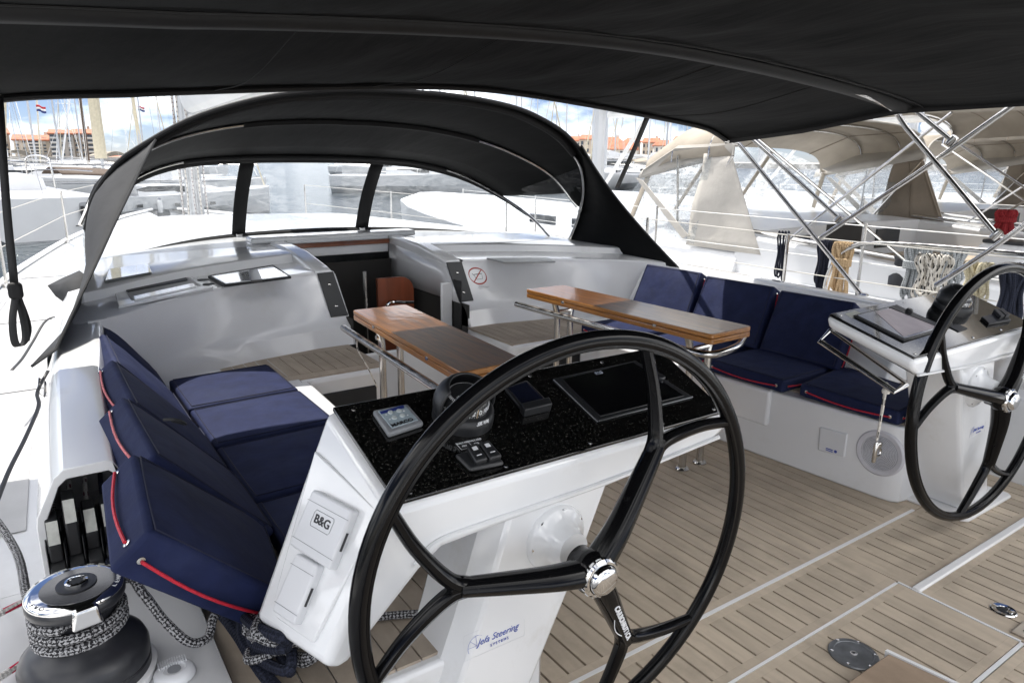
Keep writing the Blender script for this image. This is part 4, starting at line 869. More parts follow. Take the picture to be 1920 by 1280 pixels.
pile('rope_heap', 'heap of grey flecked rope on the teak below the port console', rope_fleck, .0098, (.40, 1.40), (.13, .13), .372, 30, 3)
pile('rope_heap', 'second grey flecked rope tangled over the navy rope', rope_fleck, .0098, (.345, 1.46), (.075, .13), .385, 20, 8)
pile('rope_heap', 'dark navy rope heaped on the teak beside the winch platform', rope_navy, .012, (.325, 1.44), (.055, .18), .375, 20, 5)
o = MB().tube(cat_rom([V((.34, 1.40, .375)), V((.46, 1.44, .372)), V((.58, 1.42, .371)), V((.70, 1.36, .371)), V((.78, 1.30, .371))], 6), .0098, 8).build('rope_end', rope_fleck); tag(o, 'grey flecked rope end lying under the console towards the pedestal', 'rope')
nv = cat_rom([V((.06, 1.97, .43)), V((.13, 1.90, .44)), V((.20, 1.78, .425)), V((.262, 1.66, .40)), V((.285, 1.56, .385)), V((.295, 1.44, .38)), V((.31, 1.32, .378)), V((.33, 1.24, .375))], 7)
o = MB().tube(nv, .0125, 8).build('navy_line', rope_navy); tag(o, 'dark navy line leading from the clutches over the platform edge', 'rope')
MB().tube([p+V((-.003, -.028, .0)) for p in nv], .0115, 8).build('second_strand', rope_navy, o)
# plastic pad eye / vent cap beside the winch
vc = atz(328, 1265, .402); o = thing('deck_cap', 'white plastic deck cap with grooves beside the winch', 'deck fitting', vc)
MB().lathe([(.040, 0), (.040, .008), (.034, .016), (.022, .018), (.020, .014), (.0, .014)], vc, seg=30).build('cap', coverwhite, o, ang=50)
MB().lathe([(.013, .013), (.013, .016), (.0, .0165)], vc, seg=16).build('centre', greyplastic, o)
for k in range(12):
    MB().box(vc+V((-.026+k*.0047, .026-.001*abs(k-6), .016)), (.0022, .022, .008)).build('rib', coverwhite, o)
# ------------------------------------------------------------------ rope clutches in the coaming alcove
MB().box((.07, 2.34, .53), (.12, .02, .22)).build('alcove_back', mat('alcove_grey', (.42, .42, .44), .5), bpy.data.objects['coaming'])
def clutch(x, y, up, label):
    t = thing('rope_clutch', label, 'rope clutch', (x, y, .402), 'black rope clutches in the coaming alcove'); b = V((x, y, .402)); w = .0165; K = 1.42
    MB().prism([b+V((-w, dy*1.05, dz*K)) for dy, dz in ((-.085, 0), (-.085, .035), (-.06, .055), (.03, .075), (.07, .06), (.085, 0))], (2*w, 0, 0)).build('body', plastic, t, bevel=.003)
    h = .03 if up else 0
    prof = [(-.070, .052), (-.078, .085+h), (-.050, .122+h), (.00, .128+h), (.02, .10+h), (.02, .07)]
    MB().prism([b+V((-w*.86, dy*1.05, dz*K)) for dy, dz in prof], (2*w*.86, 0, 0)).build('handle', rubber, t, bevel=.005, seg=3)
    nl = V((0, -.80, .42))
    q2 = [b+V((s*w*.74, 0, 0))+p for s, p in ((-1, V((0, -.0765*1.05, (.088+h)*K))), (1, V((0, -.0765*1.05, (.088+h)*K))), (1, V((0, -.050*1.05, (.1235+h)*K))), (-1, V((0, -.050*1.05, (.1235+h)*K))))]
    quadbox(MB(), q2, nl, .0022).build('label_plate', labelgrey, t)
    for s in (-1, 1): MB().box(b+V((s*(w+.0022), .0, .062)), (.003, .15, .124)).build('cheek', plastic, t, bevel=.002)
    MB().lathe([(.011, -.002), (.011, .003), (.0085, .003), (.0085, -.002)], b+V((0, -.090, .026)), (0, -1, 0), seg=14).build('fairlead', steel, t)
    return t
for k in range(5):
    clutch(-.036+k*.0405, 1.985+k*.012, k == 1, ['low black rope clutch next to the outer alcove wall', 'black rope clutch with its handle raised', 'black rope clutch between the raised one and the dark line', 'black rope clutch in line with the black webbing', 'black rope clutch half hidden by the back cushion'][k])
for k, (m, l) in enumerate(((rope_fleck, 'grey flecked rope running into the outermost clutch'), (rope_redblk, 'white rope with dark red ticks entering the raised clutch'), (rope_redblk, 'white rope with dark ticks entering the third clutch'), (rope_navy, 'black line entering the fourth clutch'))):
    x = -.036+k*.0385; o = MB().tube(cat_rom([V((x, 2.05+k*.012, .47)), V((x+.006, 2.14, .52)), V((x+.012, 2.22, .555)), V((x+.02, 2.33, .585))], 4), .0062, 8).build('control_line', m); tag(o, l, 'rope')
o = MB().tube(cat_rom([V((.003, 1.905, .424)), V((-.015, 1.86, .44)), V((-.10, 1.80, .46)), V((-.30, 1.66, .48)), V((-.6, 1.45, .50))], 6), .0075, 9).build('control_line', rope_red); tag(o, 'white rope with red flecks pulled aft from the raised clutch', 'rope')
o = MB().tube(cat_rom([V((.041, 1.915, .424)), V((.03, 1.86, .42)), V((.0, 1.76, .415)), V((-.09, 1.66, .412)), V((-.17, 1.57, .43)), V((-.30, 1.45, .47))], 6), .0075, 9).build('control_line', rope_red); tag(o, 'white rope with red flecks passing behind the winch', 'rope')
# ------------------------------------------------------------------ sprayhood
HA = [(1.67, 4.61, .68), (1.70, 4.51, .86), (1.69, 4.40, 1.06), (1.64, 4.31, 1.23), (1.53, 4.22, 1.39), (1.405, 4.16, 1.485), (1.21, 4.10, 1.60), (1.0, 4.06, 1.68), (.74, 4.02, 1.745), (.38, 4.0, 1.785), (0, 4.0, 1.795)]
HB = [(1.72, 4.48, 1.08), (1.56, 4.63, 1.325), (1.27, 4.77, 1.495), (.96, 4.85, 1.595), (.60, 4.89, 1.655), (.2, 4.91, 1.68), (0, 4.91, 1.68)]
HC = [(1.68, 4.66, .74), (1.67, 5.02, .95), (1.53, 5.30, 1.13), (1.27, 5.56, 1.305), (.95, 5.73, 1.40), (.56, 5.80, 1.435), (0, 5.82, 1.445)]
def full(h, n=6):
    half = [V((XC+a, b, c)) for a, b, c in h]; pts = half+[mir(p) for p in half[-2::-1]]; return cat_rom(pts, n)
def resample(pts, n):
    d = [0]
    for a, b in zip(pts, pts[1:]): d.append(d[-1]+(b-a).length)
    out = []; j = 0
    for k in range(n+1):
        t = d[-1]*k/n
        while j < len(d)-2 and d[j+1] < t: j += 1
        f = (t-d[j])/max(1e-9, d[j+1]-d[j]); out.append(pts[j].lerp(pts[j+1], f))
    return out
sh_ = thing('sprayhood', 'black canvas sprayhood with three clear vinyl windows on steel hoops', 'sprayhood', (XC, 4.6, .7))
MB().tube(full(HA), .0145, 10).build('hoop', steel, sh_); MB().tube(full(HB), .012, 10).build('hoop', steel, sh_); MB().tube(full(HC), .012, 10).build('hoop', steel, sh_)
for s in (-1, 1):
    p = V((XC+s*1.67, 4.61, .69)); MB().lathe([(.034, 0), (.034, .006), (.022, .012), (.018, .05)], V((p.x, p.y, .665)), seg=20).build('hoop_socket', steel, sh_)
    MB().lathe([(.020, -.02), (.020, .02)], V((XC+s*1.69, 4.40, 1.06)), (0, -.5, .87), seg=12).build('hoop_clamp', steel, sh_)
NS = 60
def outw(p, k):  # push outwards from the hood's axis
    d = V((p.x-XC, 0, p.z-.75)); return p+d.normalized()*k if d.length > 0 else p
def hood_row(h, k, n=NS, lo=0):
    r = resample(full(h), n); return [outw(p, k) for p in r]
# canopy from the aft hoop to the forward hoop, above the sides
HAc = HA[2:]; HBc = [(1.66, 4.55, 1.18)]+HB[1:]; HCc = HC[2:]
rA, rB, rC = hood_row(HAc, .018), hood_row(HBc, .014), hood_row(HCc, .016)
rA0 = [p+V((0, -.075, .006)) for p in rA]; rA1 = [p+V((0, -.085, -.012)) for p in rA]
def mid(a, b, k, t=.5): return [outw(p.lerp(q, t), k) for p, q in zip(a, b)]
canopy = MB(); canopy.loft([rA1, rA0, rA, mid(rA, rB, -.012, .33), mid(rA, rB, -.012, .66), rB, mid(rB, rC, -.010, .33), mid(rB, rC, -.010, .66), rC], closed=False, cap=False)
canopy.build('canopy', canvas, sh_, solid=.004, ang=60)
MB().tube([p+V((0, -.003, 0)) for p in rA0], .013, 8).build('leading_roll', canvas2, sh_)
MB().tube([p+V((0, .035, -.014)) for p in rA], .0045, 6).build('piping', canvas_out, sh_)
# sleeves over the hoops
for h, a, b, r in ((HB, .24, .70, .022), (HC, .28, .68, .022), (HA, .25, .75, .024)):
    f = full(h); n = len(f); MB().tube(f[int(n*a):int(n*b)], r, 10).build('hoop_sleeve', canvas2, sh_)
# windscreen: base line on the roof up to the forward hoop
def wbase(u):   # u -1..1
    x = u*1.60; y = 5.93-.95*abs(u)**2.6; z = .838-.05*u*u
    return V((XC+x, y, z))
WT = resample(full([(1.675, 4.72, .78)]+HC[1:]), 240)
def wtop(u):
    x = XC+u*1.655; i = 0
    while i < len(WT)-2 and WT[i+1].x > x: i += 1
    p, q = WT[i], WT[i+1]; f = 0 if abs(q.x-p.x) < 1e-6 else max(0, min(1, (x-p.x)/(q.x-p.x))); return p.lerp(q, f)
def wpt(u, v, k=0): p = wbase(u).lerp(wtop(u), v); return V((p.x, p.y+.05*math.sin(v*3.14)+k, p.z))
U1, U2 = -.362, .288; SH = .078
fr = MB(); panes = []
def strip(u0, u1, v0, v1, nu=16, nv=3): fr.grid(lambda a, b: wpt(lerp(u0, u1, a), lerp(v0, v1, b), -.004), nu, nv)
strip(-1, 1, 0, .045, 40, 1); strip(-1, 1, .925, 1.0, 40, 2)
for u in (U1, U2): fr.grid(lambda a, b: wpt(u+lerp(-.034, .034, a)+SH*lerp(.045, .925, b), lerp(.045, .925, b), -.004), 2, 8)
fr.build('window_frame', canvas2, sh_, solid=.005)
for u0, u1, s0, s1 in ((-.995, U1-.034, 0, SH), (U1+.034, U2-.034, SH, SH), (U2+.034, .995, SH, 0)):
    MB().grid(lambda a, b: wpt(lerp(u0+s0*lerp(.04, .93, b), u1+s1*lerp(.04, .93, b), a), lerp(.04, .93, b)), 22, 10).build('window_pane', vinyl, sh_)
for u in (U1, U2): MB().box(wpt(u, .0)+V((0, -.02, .0)), (.05, .03, .05)).build('window_clip', steel, sh_, bevel=.006)
MB().tube([wpt(-1+k/20, .01, -.012) for k in range(41)], .012, 6).build('lower_bolt_rope', canvas2, sh_)
# side wings
for s in (-1, 1):
    S = (lambda p: V(p)) if s > 0 else (lambda p: mir(p))
    half = resample(cat_rom([V((XC+a, b, c)) for a, b, c in HA[:6]], 6), 12)                     # hoop from foot to shoulder
    half = half if s > 0 else [mir(p) for p in half]
    if s > 0:
        aft = cat_rom([aty(x, y, d) for x, y, d in ((1272, 501, 3.40), (1240, 468, 3.52), (1200, 424, 3.67), (1155, 370, 3.82), (1118, 318, 3.95), (1090, 272, 4.04))], 4)
    else:
        aft = cat_rom([aty(x, y, d) for x, y, d in ((60, 686, 2.93), (96, 668, 3.0), (140, 578, 3.2), (168, 520, 3.38), (188, 478, 3.5), (205, 440, 3.6), (225, 398, 3.72), (247, 353, 3.85), (277, 290, 4.0), (292, 262, 4.04))], 4)
    aft = resample(aft, 12)
    mb = MB()
    if s > 0: mb.loft([[outw(p, .016) for p in half], [outw(a.lerp(b, .5), .02) for a, b in zip(half, aft)], aft], closed=False, cap=False); mb.build('side_wing', canvas, sh_, solid=.004, ang=60)
    else:
        inner = [a.lerp(b, .16 if i < 5 else .5) for i, (a, b) in enumerate(zip(aft, half))]
        bulge = lambda a, b, i, t: a.lerp(b, t)+V((-.07*max(0, min(1, (i-4)/4))*math.sin((12-i)/12*3.14159)*math.sin(t*3.14159), 0, 0))
        mb.loft([[outw(p, .012) for p in half]]+[[bulge(a, b, i, t) for i, (a, b) in enumerate(zip(half, aft))] for t in (.25, .5, .75, .9)]+[aft], closed=False, cap=False); mb.build('side_wing', canvas_out, sh_, solid=.004, ang=60)
    MB().tube(aft, .006, 6).build('wing_hem', canvas_out, sh_)
    # side window between forward and aft hoops
    lo = [V((XC+s*1.72, lerp(4.60, 5.02, k/8), lerp(.70, .86, k/8))) for k in range(9)]
    ha = resample([p for p in (cat_rom([V((XC+a, b, c)) for a, b, c in HA[:5]], 6))], 10); hc = resample(cat_rom([V((XC+a, b, c)) for a, b, c in HC[:3]], 6), 10)
    if s < 0: ha = [mir(p) for p in ha]; hc = [mir(p) for p in hc]
    MB().loft([[outw(p, .014) for p in ha], [outw(a.lerp(b, .5), .02) for a, b in zip(ha, hc)], [outw(p, .014) for p in hc]], closed=False, cap=False).build('side_panel', vinyl if s > 0 else vinyl2, sh_, ang=60)
# outer skirt of the port side, with its clear window and straps on the side deck
skp = [aty(x, y, d) for x, y, d in ((90, 536, 4.30), (118, 522, 4.26), (150, 508, 4.2), (166, 520, 4.08), (160, 556, 3.98), (150, 574, 3.95), (128, 572, 4.02), (106, 556, 4.18))]
MB().add(skp+[sum(skp, V())/8+V((-.02, 0, .03))], [(i, (i+1) % 8, 8) for i in range(8)]).build('outer_skirt', canvas_out, sh_, solid=.004, ang=70)
MB().grid(lambda u, v: V((.28, 4.55, .98)).lerp(V((.06, 4.5, .66)), v).lerp(V((.42, 5.6, 1.05)).lerp(V((.22, 5.7, .84)), v), u), 8, 6).build('outer_window', vinyl2, sh_)
def ribbon(name, pts, w, m, label=None, cat='strap', wd=None, parent=None, n=5):
    pts = cat_rom(pts, n); wd = V(wd or (1, 0, 0)).normalized(); mb = MB()
    mb.loft([[p-wd*w/2, p+wd*w/2] for p in pts], closed=False, cap=False); o = mb.build(name, m, parent, solid=.0022, ang=60)
    if label: tag(o, label, cat)
    return o
ribbon('webbing_strap', [aty(90, 695, 2.9), aty(70, 735, 2.78), aty(72, 762, 2.66), aty(48, 820, 2.42), aty(18, 880, 2.2), aty(-6, 940, 2.02)], .012, plastic, 'thin black webbing running aft from the sprayhood wing over the port coaming', wd=(.9, .2, -.3))
o = MB().tube([V((-.02, 2.96, .67)), V((-.03, 2.90, .635)), V((-.012, 2.87, .625)), V((-.005, 2.93, .66))], .005, 6, closed=True).build('wing_buckle', steel); tag(o, 'small steel buckle at the tip of the port sprayhood wing', 'buckle')
ribbon('webbing_strap', [aty(128, 590, 4.0), aty(88, 600, 3.9), aty(62, 640, 3.7), aty(42, 672, 3.5), aty(22, 694, 3.35)], .012, plastic, 'thin black strap from the sprayhood skirt to the port side deck', wd=(.9, .2, -.3))
# ------------------------------------------------------------------ bimini
def bow(tab, y):  # tab of (x', z)
    half = [V((XC+a, y, b)) for a, b in tab]; return full([(a, y, b) for a, b in tab])
T1 = [(1.985, 1.59), (1.90, 1.625), (1.72, 1.672), (1.2, 1.725), (.6, 1.775), (.25, 1.797), (0, 1.803)]
T2 = [(2.0, 1.735), (1.9, 1.76), (1.5, 1.805), (.9, 1.85), (.4, 1.875), (0, 1.882)]
T3 = [(2.0, 1.745), (1.9, 1.77), (1.5, 1.82), (.9, 1.875), (.4, 1.90), (0, 1.91)]
T4 = [(2.0, 1.70), (1.9, 1.73), (1.5, 1.79), (.9, 1.85), (.4, 1.88), (0, 1.89)]
N2 = 120
r1, r2, r3, r4 = (resample(bow(T, y), N2) for T, y in ((T1, 3.27), (T2, 2.12), (T3, 1.25), (T4, .22)))
for r_ in (r1, r2, r3, r4):
    for p in r_:
        if p.x < .4: p.x -= .25*(.4-p.x)/.4
bi = thing('bimini', 'black canvas bimini stretched over steel bows above the cockpit', 'bimini', (XC, 1.5, 1.9))
def sag(a, b, t, k):
    out = []
    for i, (p, q) in enumerate(zip(a, b)):
        s = math.sin(t*3.1416); u = i/N2; w = (.007*math.sin(u*46+t*7)+.004*math.sin(u*83-t*9+2))*math.sin(t*3.14)*(.3+.7*math.sin(u*3.14))
        out.append(p.lerp(q, t)-V((0, 0, k*s+w)))
    return out
rows = [r1]
for a, b, k in ((r1, r2, .026), (r2, r3, .022), (r3, r4, .02)):
    for t in (.12, .25, .4, .55, .7, .85, 1): rows.append(sag(a, b, t, k) if t < 1 else b)
MB().loft(rows, closed=False, cap=False).build('canopy', canvas, bi, solid=.004, off=1, ang=70)
MB().tube([p+V((0, -.012, -.012)) for p in r1], .020, 8, flat=.7).build('front_hem', canvas2, bi)
MB().loft([[p+V((0, -.065, -.008)) for p in r2], [p+V((0, -.03, -.030)) for p in r2], [p+V((0, .03, -.030)) for p in r2], [p+V((0, .065, -.008)) for p in r2]], closed=False, cap=False).build('bow_sleeve', canvas2, bi, solid=.003)
MB().tube([p+V((0, -.12, -.012)) for p in r2], .0035, 5).build('seam', canvas2, bi)
for s in (-1, 1):
    ed = [V((XC+s*(1.975 if s > 0 else 2.21), y, z)) for y, z in ((3.27, 1.59), (2.7, 1.645), (2.12, 1.735), (1.4, 1.745), (1.25, 1.745), (.22, 1.70))]
    MB().loft([[p+V((0, 0, .02)) for p in ed], [p+V((s*.012, 0, -.028)) for p in ed]], closed=False, cap=False).build('side_band', canvas2, bi, solid=.004)
    for u in (1.25, .55):
        ln = [V((XC+s*u, y, interp(sorted((a, b) for a, b in T), u)-.012-.02*math.sin((i % 2)*3.14/2))) for i, (y, T) in enumerate(((3.25, T1), (2.7, [(a, b+.02) for a, b in T1]), (2.12, T2)))]
        MB().tube(cat_rom(ln, 5), .002, 4).build('seam', canvas2, bi)
sx_ = 4.02
def tubeS(name, pts, r=.0135, rad=.0): return MB().tube(pts, r, 12).build(name, steel, bi)
# starboard frame (port frame mirrored)
front_foot = atx(1618, 556, sx_); fr1 = [V((XC+1.965, 3.26, 1.585)), V((sx_, 3.20, 1.56)), front_foot]
main = cat_rom([aty(1560, 157, 2.10), aty(1592, 167, 2.10), aty(1632, 182, 2.10), atx(1675, 206, 3.97), atx(1700, 240, sx_)], 4)+[atx(1785, 340, sx_), atx(1868, 440, sx_)]
diag = [atx(1900, 197, sx_+.02), atx(1720, 325, sx_+.02), atx(1538, 446, sx_+.02)]
aftd = [atx(1930, 415, sx_+.03), atx(1855, 470, sx_+.03), atx(1755, 535, sx_+.03)]
st1 = [atx(1402, 252, sx_+.01), atx(1573, 410, sx_+.03)]; st2 = [atx(1708, 200, sx_+.01), atx(1785, 264, sx_+.03)]
for nm, pts, r in (('front_strut', fr1, .0135), ('main_bow', main, .015), ('diagonal_brace', diag, .0135), ('rear_brace', aftd, .0135), ('upper_strut', st1, .0125), ('upper_strut', st2, .0125)):
    tubeS(nm, pts, r)
    if nm in ('front_strut', 'main_bow') : pass
for p in (st1[1], st2[1], main[-1]): MB().lathe([(.019, -.025), (.021, 0), (.019, .025)], p, (0, .6, -.8), seg=12).build('tube_joint', steel, bi)
MB().lathe([(.018, 0), (.03, .004), (.03, .012), (.018, .02)], front_foot, seg=16).build('strut_foot', steel, bi)
# bimini straps
o = ribbon('webbing_strap', [aty(1216, 214, 3.28), aty(1188, 282, 3.75), aty(1157, 352, 4.2)], .034, canvas2, 'black webbing strap stretched from the bimini edge down to the sprayhood', wd=(.83, -.56, 0))
sp0 = aty(3, 178, 3.24); sp1 = aty(27, 530, 3.0)
st_ = ribbon('webbing_strap', [aty(-2, 168, 3.26), aty(12, 380, 3.1), aty(27, 530, 3.0)], .030, canvas2, 'long black webbing strap with knotted loop hanging from the bimini corner', wd=(.83, -.56, 0))
k0 = aty(29, 545, 3.0); MB().box(k0, (.045, .03, .06)).build('knot', canvas2, st_, bevel=.014, seg=3)
ribbon('loop', [aty(30, 552, 3.0), aty(24, 600, 2.98), aty(28, 640, 2.97), aty(38, 648, 2.97), aty(48, 630, 2.98), aty(40, 580, 3.0), aty(31, 552, 3.0)], .030, canvas2, wd=(.75, -.6, .2), parent=st_)
ribbon('tail', [aty(34, 552, 3.0), aty(48, 585, 3.0), aty(56, 615, 2.99), aty(52, 640, 2.98)], .016, canvas2, wd=(.75, -.6, .2), parent=st_)
# ------------------------------------------------------------------ stern deck and pontoon, out of view, added to bounce sun onto the helm
o = MB().box((XC, -1.55, -.02), (4.2, 2.0, .06)).box((XC, -2.2, .10), (4.1, .5, .3)).build('stern_deck', gel, bevel=.01); tag(o, 'unseen white stern deck behind the helm stations', 'deck', kind='structure')
o = MB().box((4, -6.0, -.55), (60, 5.0, .9)).build('pontoon', mat('pale_concrete', (.55, .53, .49), .85, var=.12, vscale=.8)); tag(o, 'unseen pale concrete pontoon astern of the moored yachts', 'pontoon', kind='structure')
# ------------------------------------------------------------------ own mast, boom, lifelines
mt = thing('mast', 'grey yacht mast wrapped in ropes, seen beyond the sprayhood', 'mast', (XC, 10.5, .6))
MB().loft([[V((XC+math.cos(a*.5236)*.11, 10.5+math.sin(a*.5236)*.16, z)) for a in range(12)] for z in (.55, 1.5, 2.5, 5, 9)]).build('spar', alu, mt)
for k in range(7):
    a = 2.6+k*.62; MB().tube(cat_rom([V((XC+math.cos(a)*.15+random.uniform(-.02, .02), 10.5+math.sin(a)*.19, z)) for z in (.6, 1.1, 1.7, 2.2, 2.8, 3.5)], 4), .011, 6).build('halyard', rope_redblk if k % 2 else rope_white, mt)
MB().box((XC+.06, 10.33, 2.3), (.05, .05, .22)).build('mast_cleat', plastic, mt, bevel=.01)
bt = thing('boom', 'white sail bag on the boom reaching aft over the sprayhood', 'boom', (XC, 7, 2.2))
rings = []
for y, w, z0, z1 in ((10.25, .10, 1.95, 2.25), (9.9, .20, 1.93, 2.75), (8.5, .24, 1.96, 2.75), (7, .25, 2.0, 2.65), (5, .24, 2.06, 2.55), (3, .2, 2.13, 2.5), (1.5, .16, 2.2, 2.45)):
    rings.append([V((XC+math.cos(k*.5236)*w*(1-.25*math.sin(k*.5236)), y, (z0+z1)/2+math.sin(k*.5236)*(z1-z0)/2)) for k in range(12)])
MB().loft(rings).build('sail_bag', sailw, bt, subs=1)
MB().tube([(XC+.02, 10.3, 1.93), (XC+.02, 1.2, 2.16)], .05, 8, flat=.8).build('spar', alu_w, bt)
MB().tube([(XC+.18, 9.5, 1.98), (XC+.18, 5.6, 1.93)], .016, 6).build('reef_line', rope_cream, bt); MB().tube([(XC+.13, 9.5, 1.95), (XC+.13, 5.6, 1.86)], .014, 6).build('reef_line', rope_grey, bt)
for px in (600, 648):
    p = aty(px, 160, 5.45); blk = thing('mainsheet_block', 'black mainsheet block with %s above the sprayhood roll' % ('steel shackle' if px < 620 else 'ratchet wheel'), 'pulley block', p)
    MB().lathe([(.055, -.018), (.06, -.012), (.06, .012), (.055, .018)], p, (.5, -.8, .1), seg=20).build('sheave', plastic, blk); MB().lathe([(.025, -.024), (.025, .024)], p, (.5, -.8, .1), seg=12).build('hub', steel if px < 620 else greyplastic, blk)
    MB().tube([p+V((0, 0, .03)), p+V((.02, .0, .32))], .012, 6).build('shackle', steel if px < 620 else plastic, blk)
    MB().tube([p+V((.03, 0, 0)), p+V((-.25, .5, -.35))], .010, 6).build('line', rope_navy, blk)
# lifelines starboard and port
def lifeline(side, xs, label):
    S = (lambda p: V(p)) if side > 0 else (lambda p: mir(p))
    t = thing('lifeline', label, 'lifeline', S((4.55, 3, .4)))
    ys = xs
    for y in ys:
        x = 2*XC-interp(XD, y)-.06; MB().tube([S((x, y, DZ(y))), S((x, y, DZ(y)+.56))], .0115, 8).build('stanchion', steel, t)
        MB().lathe([(.028, 0), (.028, .012), (.016, .03)], S((x, y, DZ(y))), seg=12).build('stanchion_foot', steel, t)
    for h in (.30, .55):
        pts = [S((2*XC-interp(XD, y)-.06, y, DZ(y)+h)) for y in ys]; MB().tube(pts, .0036, 6).build('wire', mat('white_coated_wire%d%d' % (side, h*100), (.62, .60, .55), .5), t)
    return t
lifeline(1, (-.5, 1.35, 3.05, 4.35, 6.2, 8.2, 10), 'white coated lifeline on steel stanchions along the starboard deck'); lifeline(-1, (4.2, 6.6, 9.2, 11.2), 'lifeline on thin stanchions along the port deck edge')
pr = thing('stern_rail', 'curved stainless stern rail behind the starboard helm', 'rail', (4.5, 1.3, .4))
MB().tube(cat_rom([V((4.50, 2.75, .40)), V((4.50, 2.75, .70)), V((4.50, 2.62, .90)), V((4.50, 2.3, .96)), V((4.50, 1.2, .98)), V((4.50, 0, .98))], 6), .0145, 10).build('top_tube', steel, pr)
MB().tube([V((4.50, 1.35, .40)), V((4.50, 1.35, .97))], .0125, 10).build('post', steel, pr)
# ------------------------------------------------------------------ hanging rope coils
def coil(px, py, x, wpx, hpx, m, r, n, seed, label, wraps=True, name='rope_coil'):
    rr = random.Random(seed); top = atx(px, py, x); k = (top-CAM).dot(V((ROT[0][2], ROT[1][2], ROT[2][2])))/FPX
    w, h = wpx*k, hpx*k; e = V((.55, -.83, 0)); d = V((.83, .55, 0))
    t = thing(name, label, 'rope coil', top, 'rope coils hung on the rails')
    mb = MB()
    for j in range(n):
        f = (j/(n-1)-.5) if n > 1 else 0; c = top+e*f*w*.62+d*rr.uniform(-.02, .02); ww = w*rr.uniform(.10, .20); hh = h*rr.uniform(.78, 1.0)
        pts = [c+V((0, 0, .012)), c+e*ww*.55-V((0, 0, hh*.12)), c+e*(ww*.7-f*w*.30)-V((0, 0, hh*.45)), c+e*(ww*.8-f*w*.15)-V((0, 0, hh*.85)), c+e*(-f*w*.1)-V((0, 0, hh)), c-e*(ww*.8+f*w*.15)-V((0, 0, hh*.85)), c-e*(ww*.6+f*w*.30)-V((0, 0, hh*.45)), c-e*ww*.5-V((0, 0, hh*.12))]
        pts = [p+d*rr.uniform(-.012, .012) for p in pts]
        mb.tube(cat_rom(pts, 5, True), r, 6, closed=True)
    mb.build('loops', m, t)
    if wraps:
        c = top-V((0, 0, h*.30)); mb = MB(); pts = []
        for q in range(4*14+1):
            a = q/14*6.2832; pts.append(c+e*math.cos(a)*w*.36+d*math.sin(a)*w*.22-V((0, 0, (q/56-.5)*h*.13)))
        mb.tube(pts, r, 6).build('wrap_turns', m, t)
    return t
coil(1582, 458, 4.50, 44, 108, rope_tan, .0085, 9, 1, 'thick tan rope coil knotted on the rail beside the bimini strut')
coil(1548, 455, 4.52, 30, 98, rope_navy, .0075, 7, 2, 'dark navy rope coil hanging next to the tan coil', False)
coil(1470, 437, 4.55, 26, 95, rope_navy, .0065, 4, 3, 'thin dark line looped over the lifeline by the back cushions', False)
coil(1722, 463, 5.0, 56, 110, rope_grey, .0095, 8, 4, 'pale grey rope coil hanging behind the black ticked coil')
coil(1790, 468, 5.05, 52, 75, rope_grey, .0095, 7, 14, 'second pale grey coil slung wide along the wire', False)
coil(1752, 482, 4.55, 74, 84, rope_white, .0095, 10, 5, 'white rope coil with black ticks above the starboard compass', False)
coil(1838, 497, 4.5, 60, 70, rope_cream, .0095, 9, 6, 'cream rope coil hanging beside the starboard wheel', False)
coil(1905, 500, 4.46, 62, 125, rope_navy, .0120, 10, 7, 'heavy black rope coil behind the starboard wheel rim', False)
coil(1888, 398, 7.2, 42, 44, rope_dred, .016, 8, 8, 'dark red rope bundle tied on the neighbouring yacht rail')
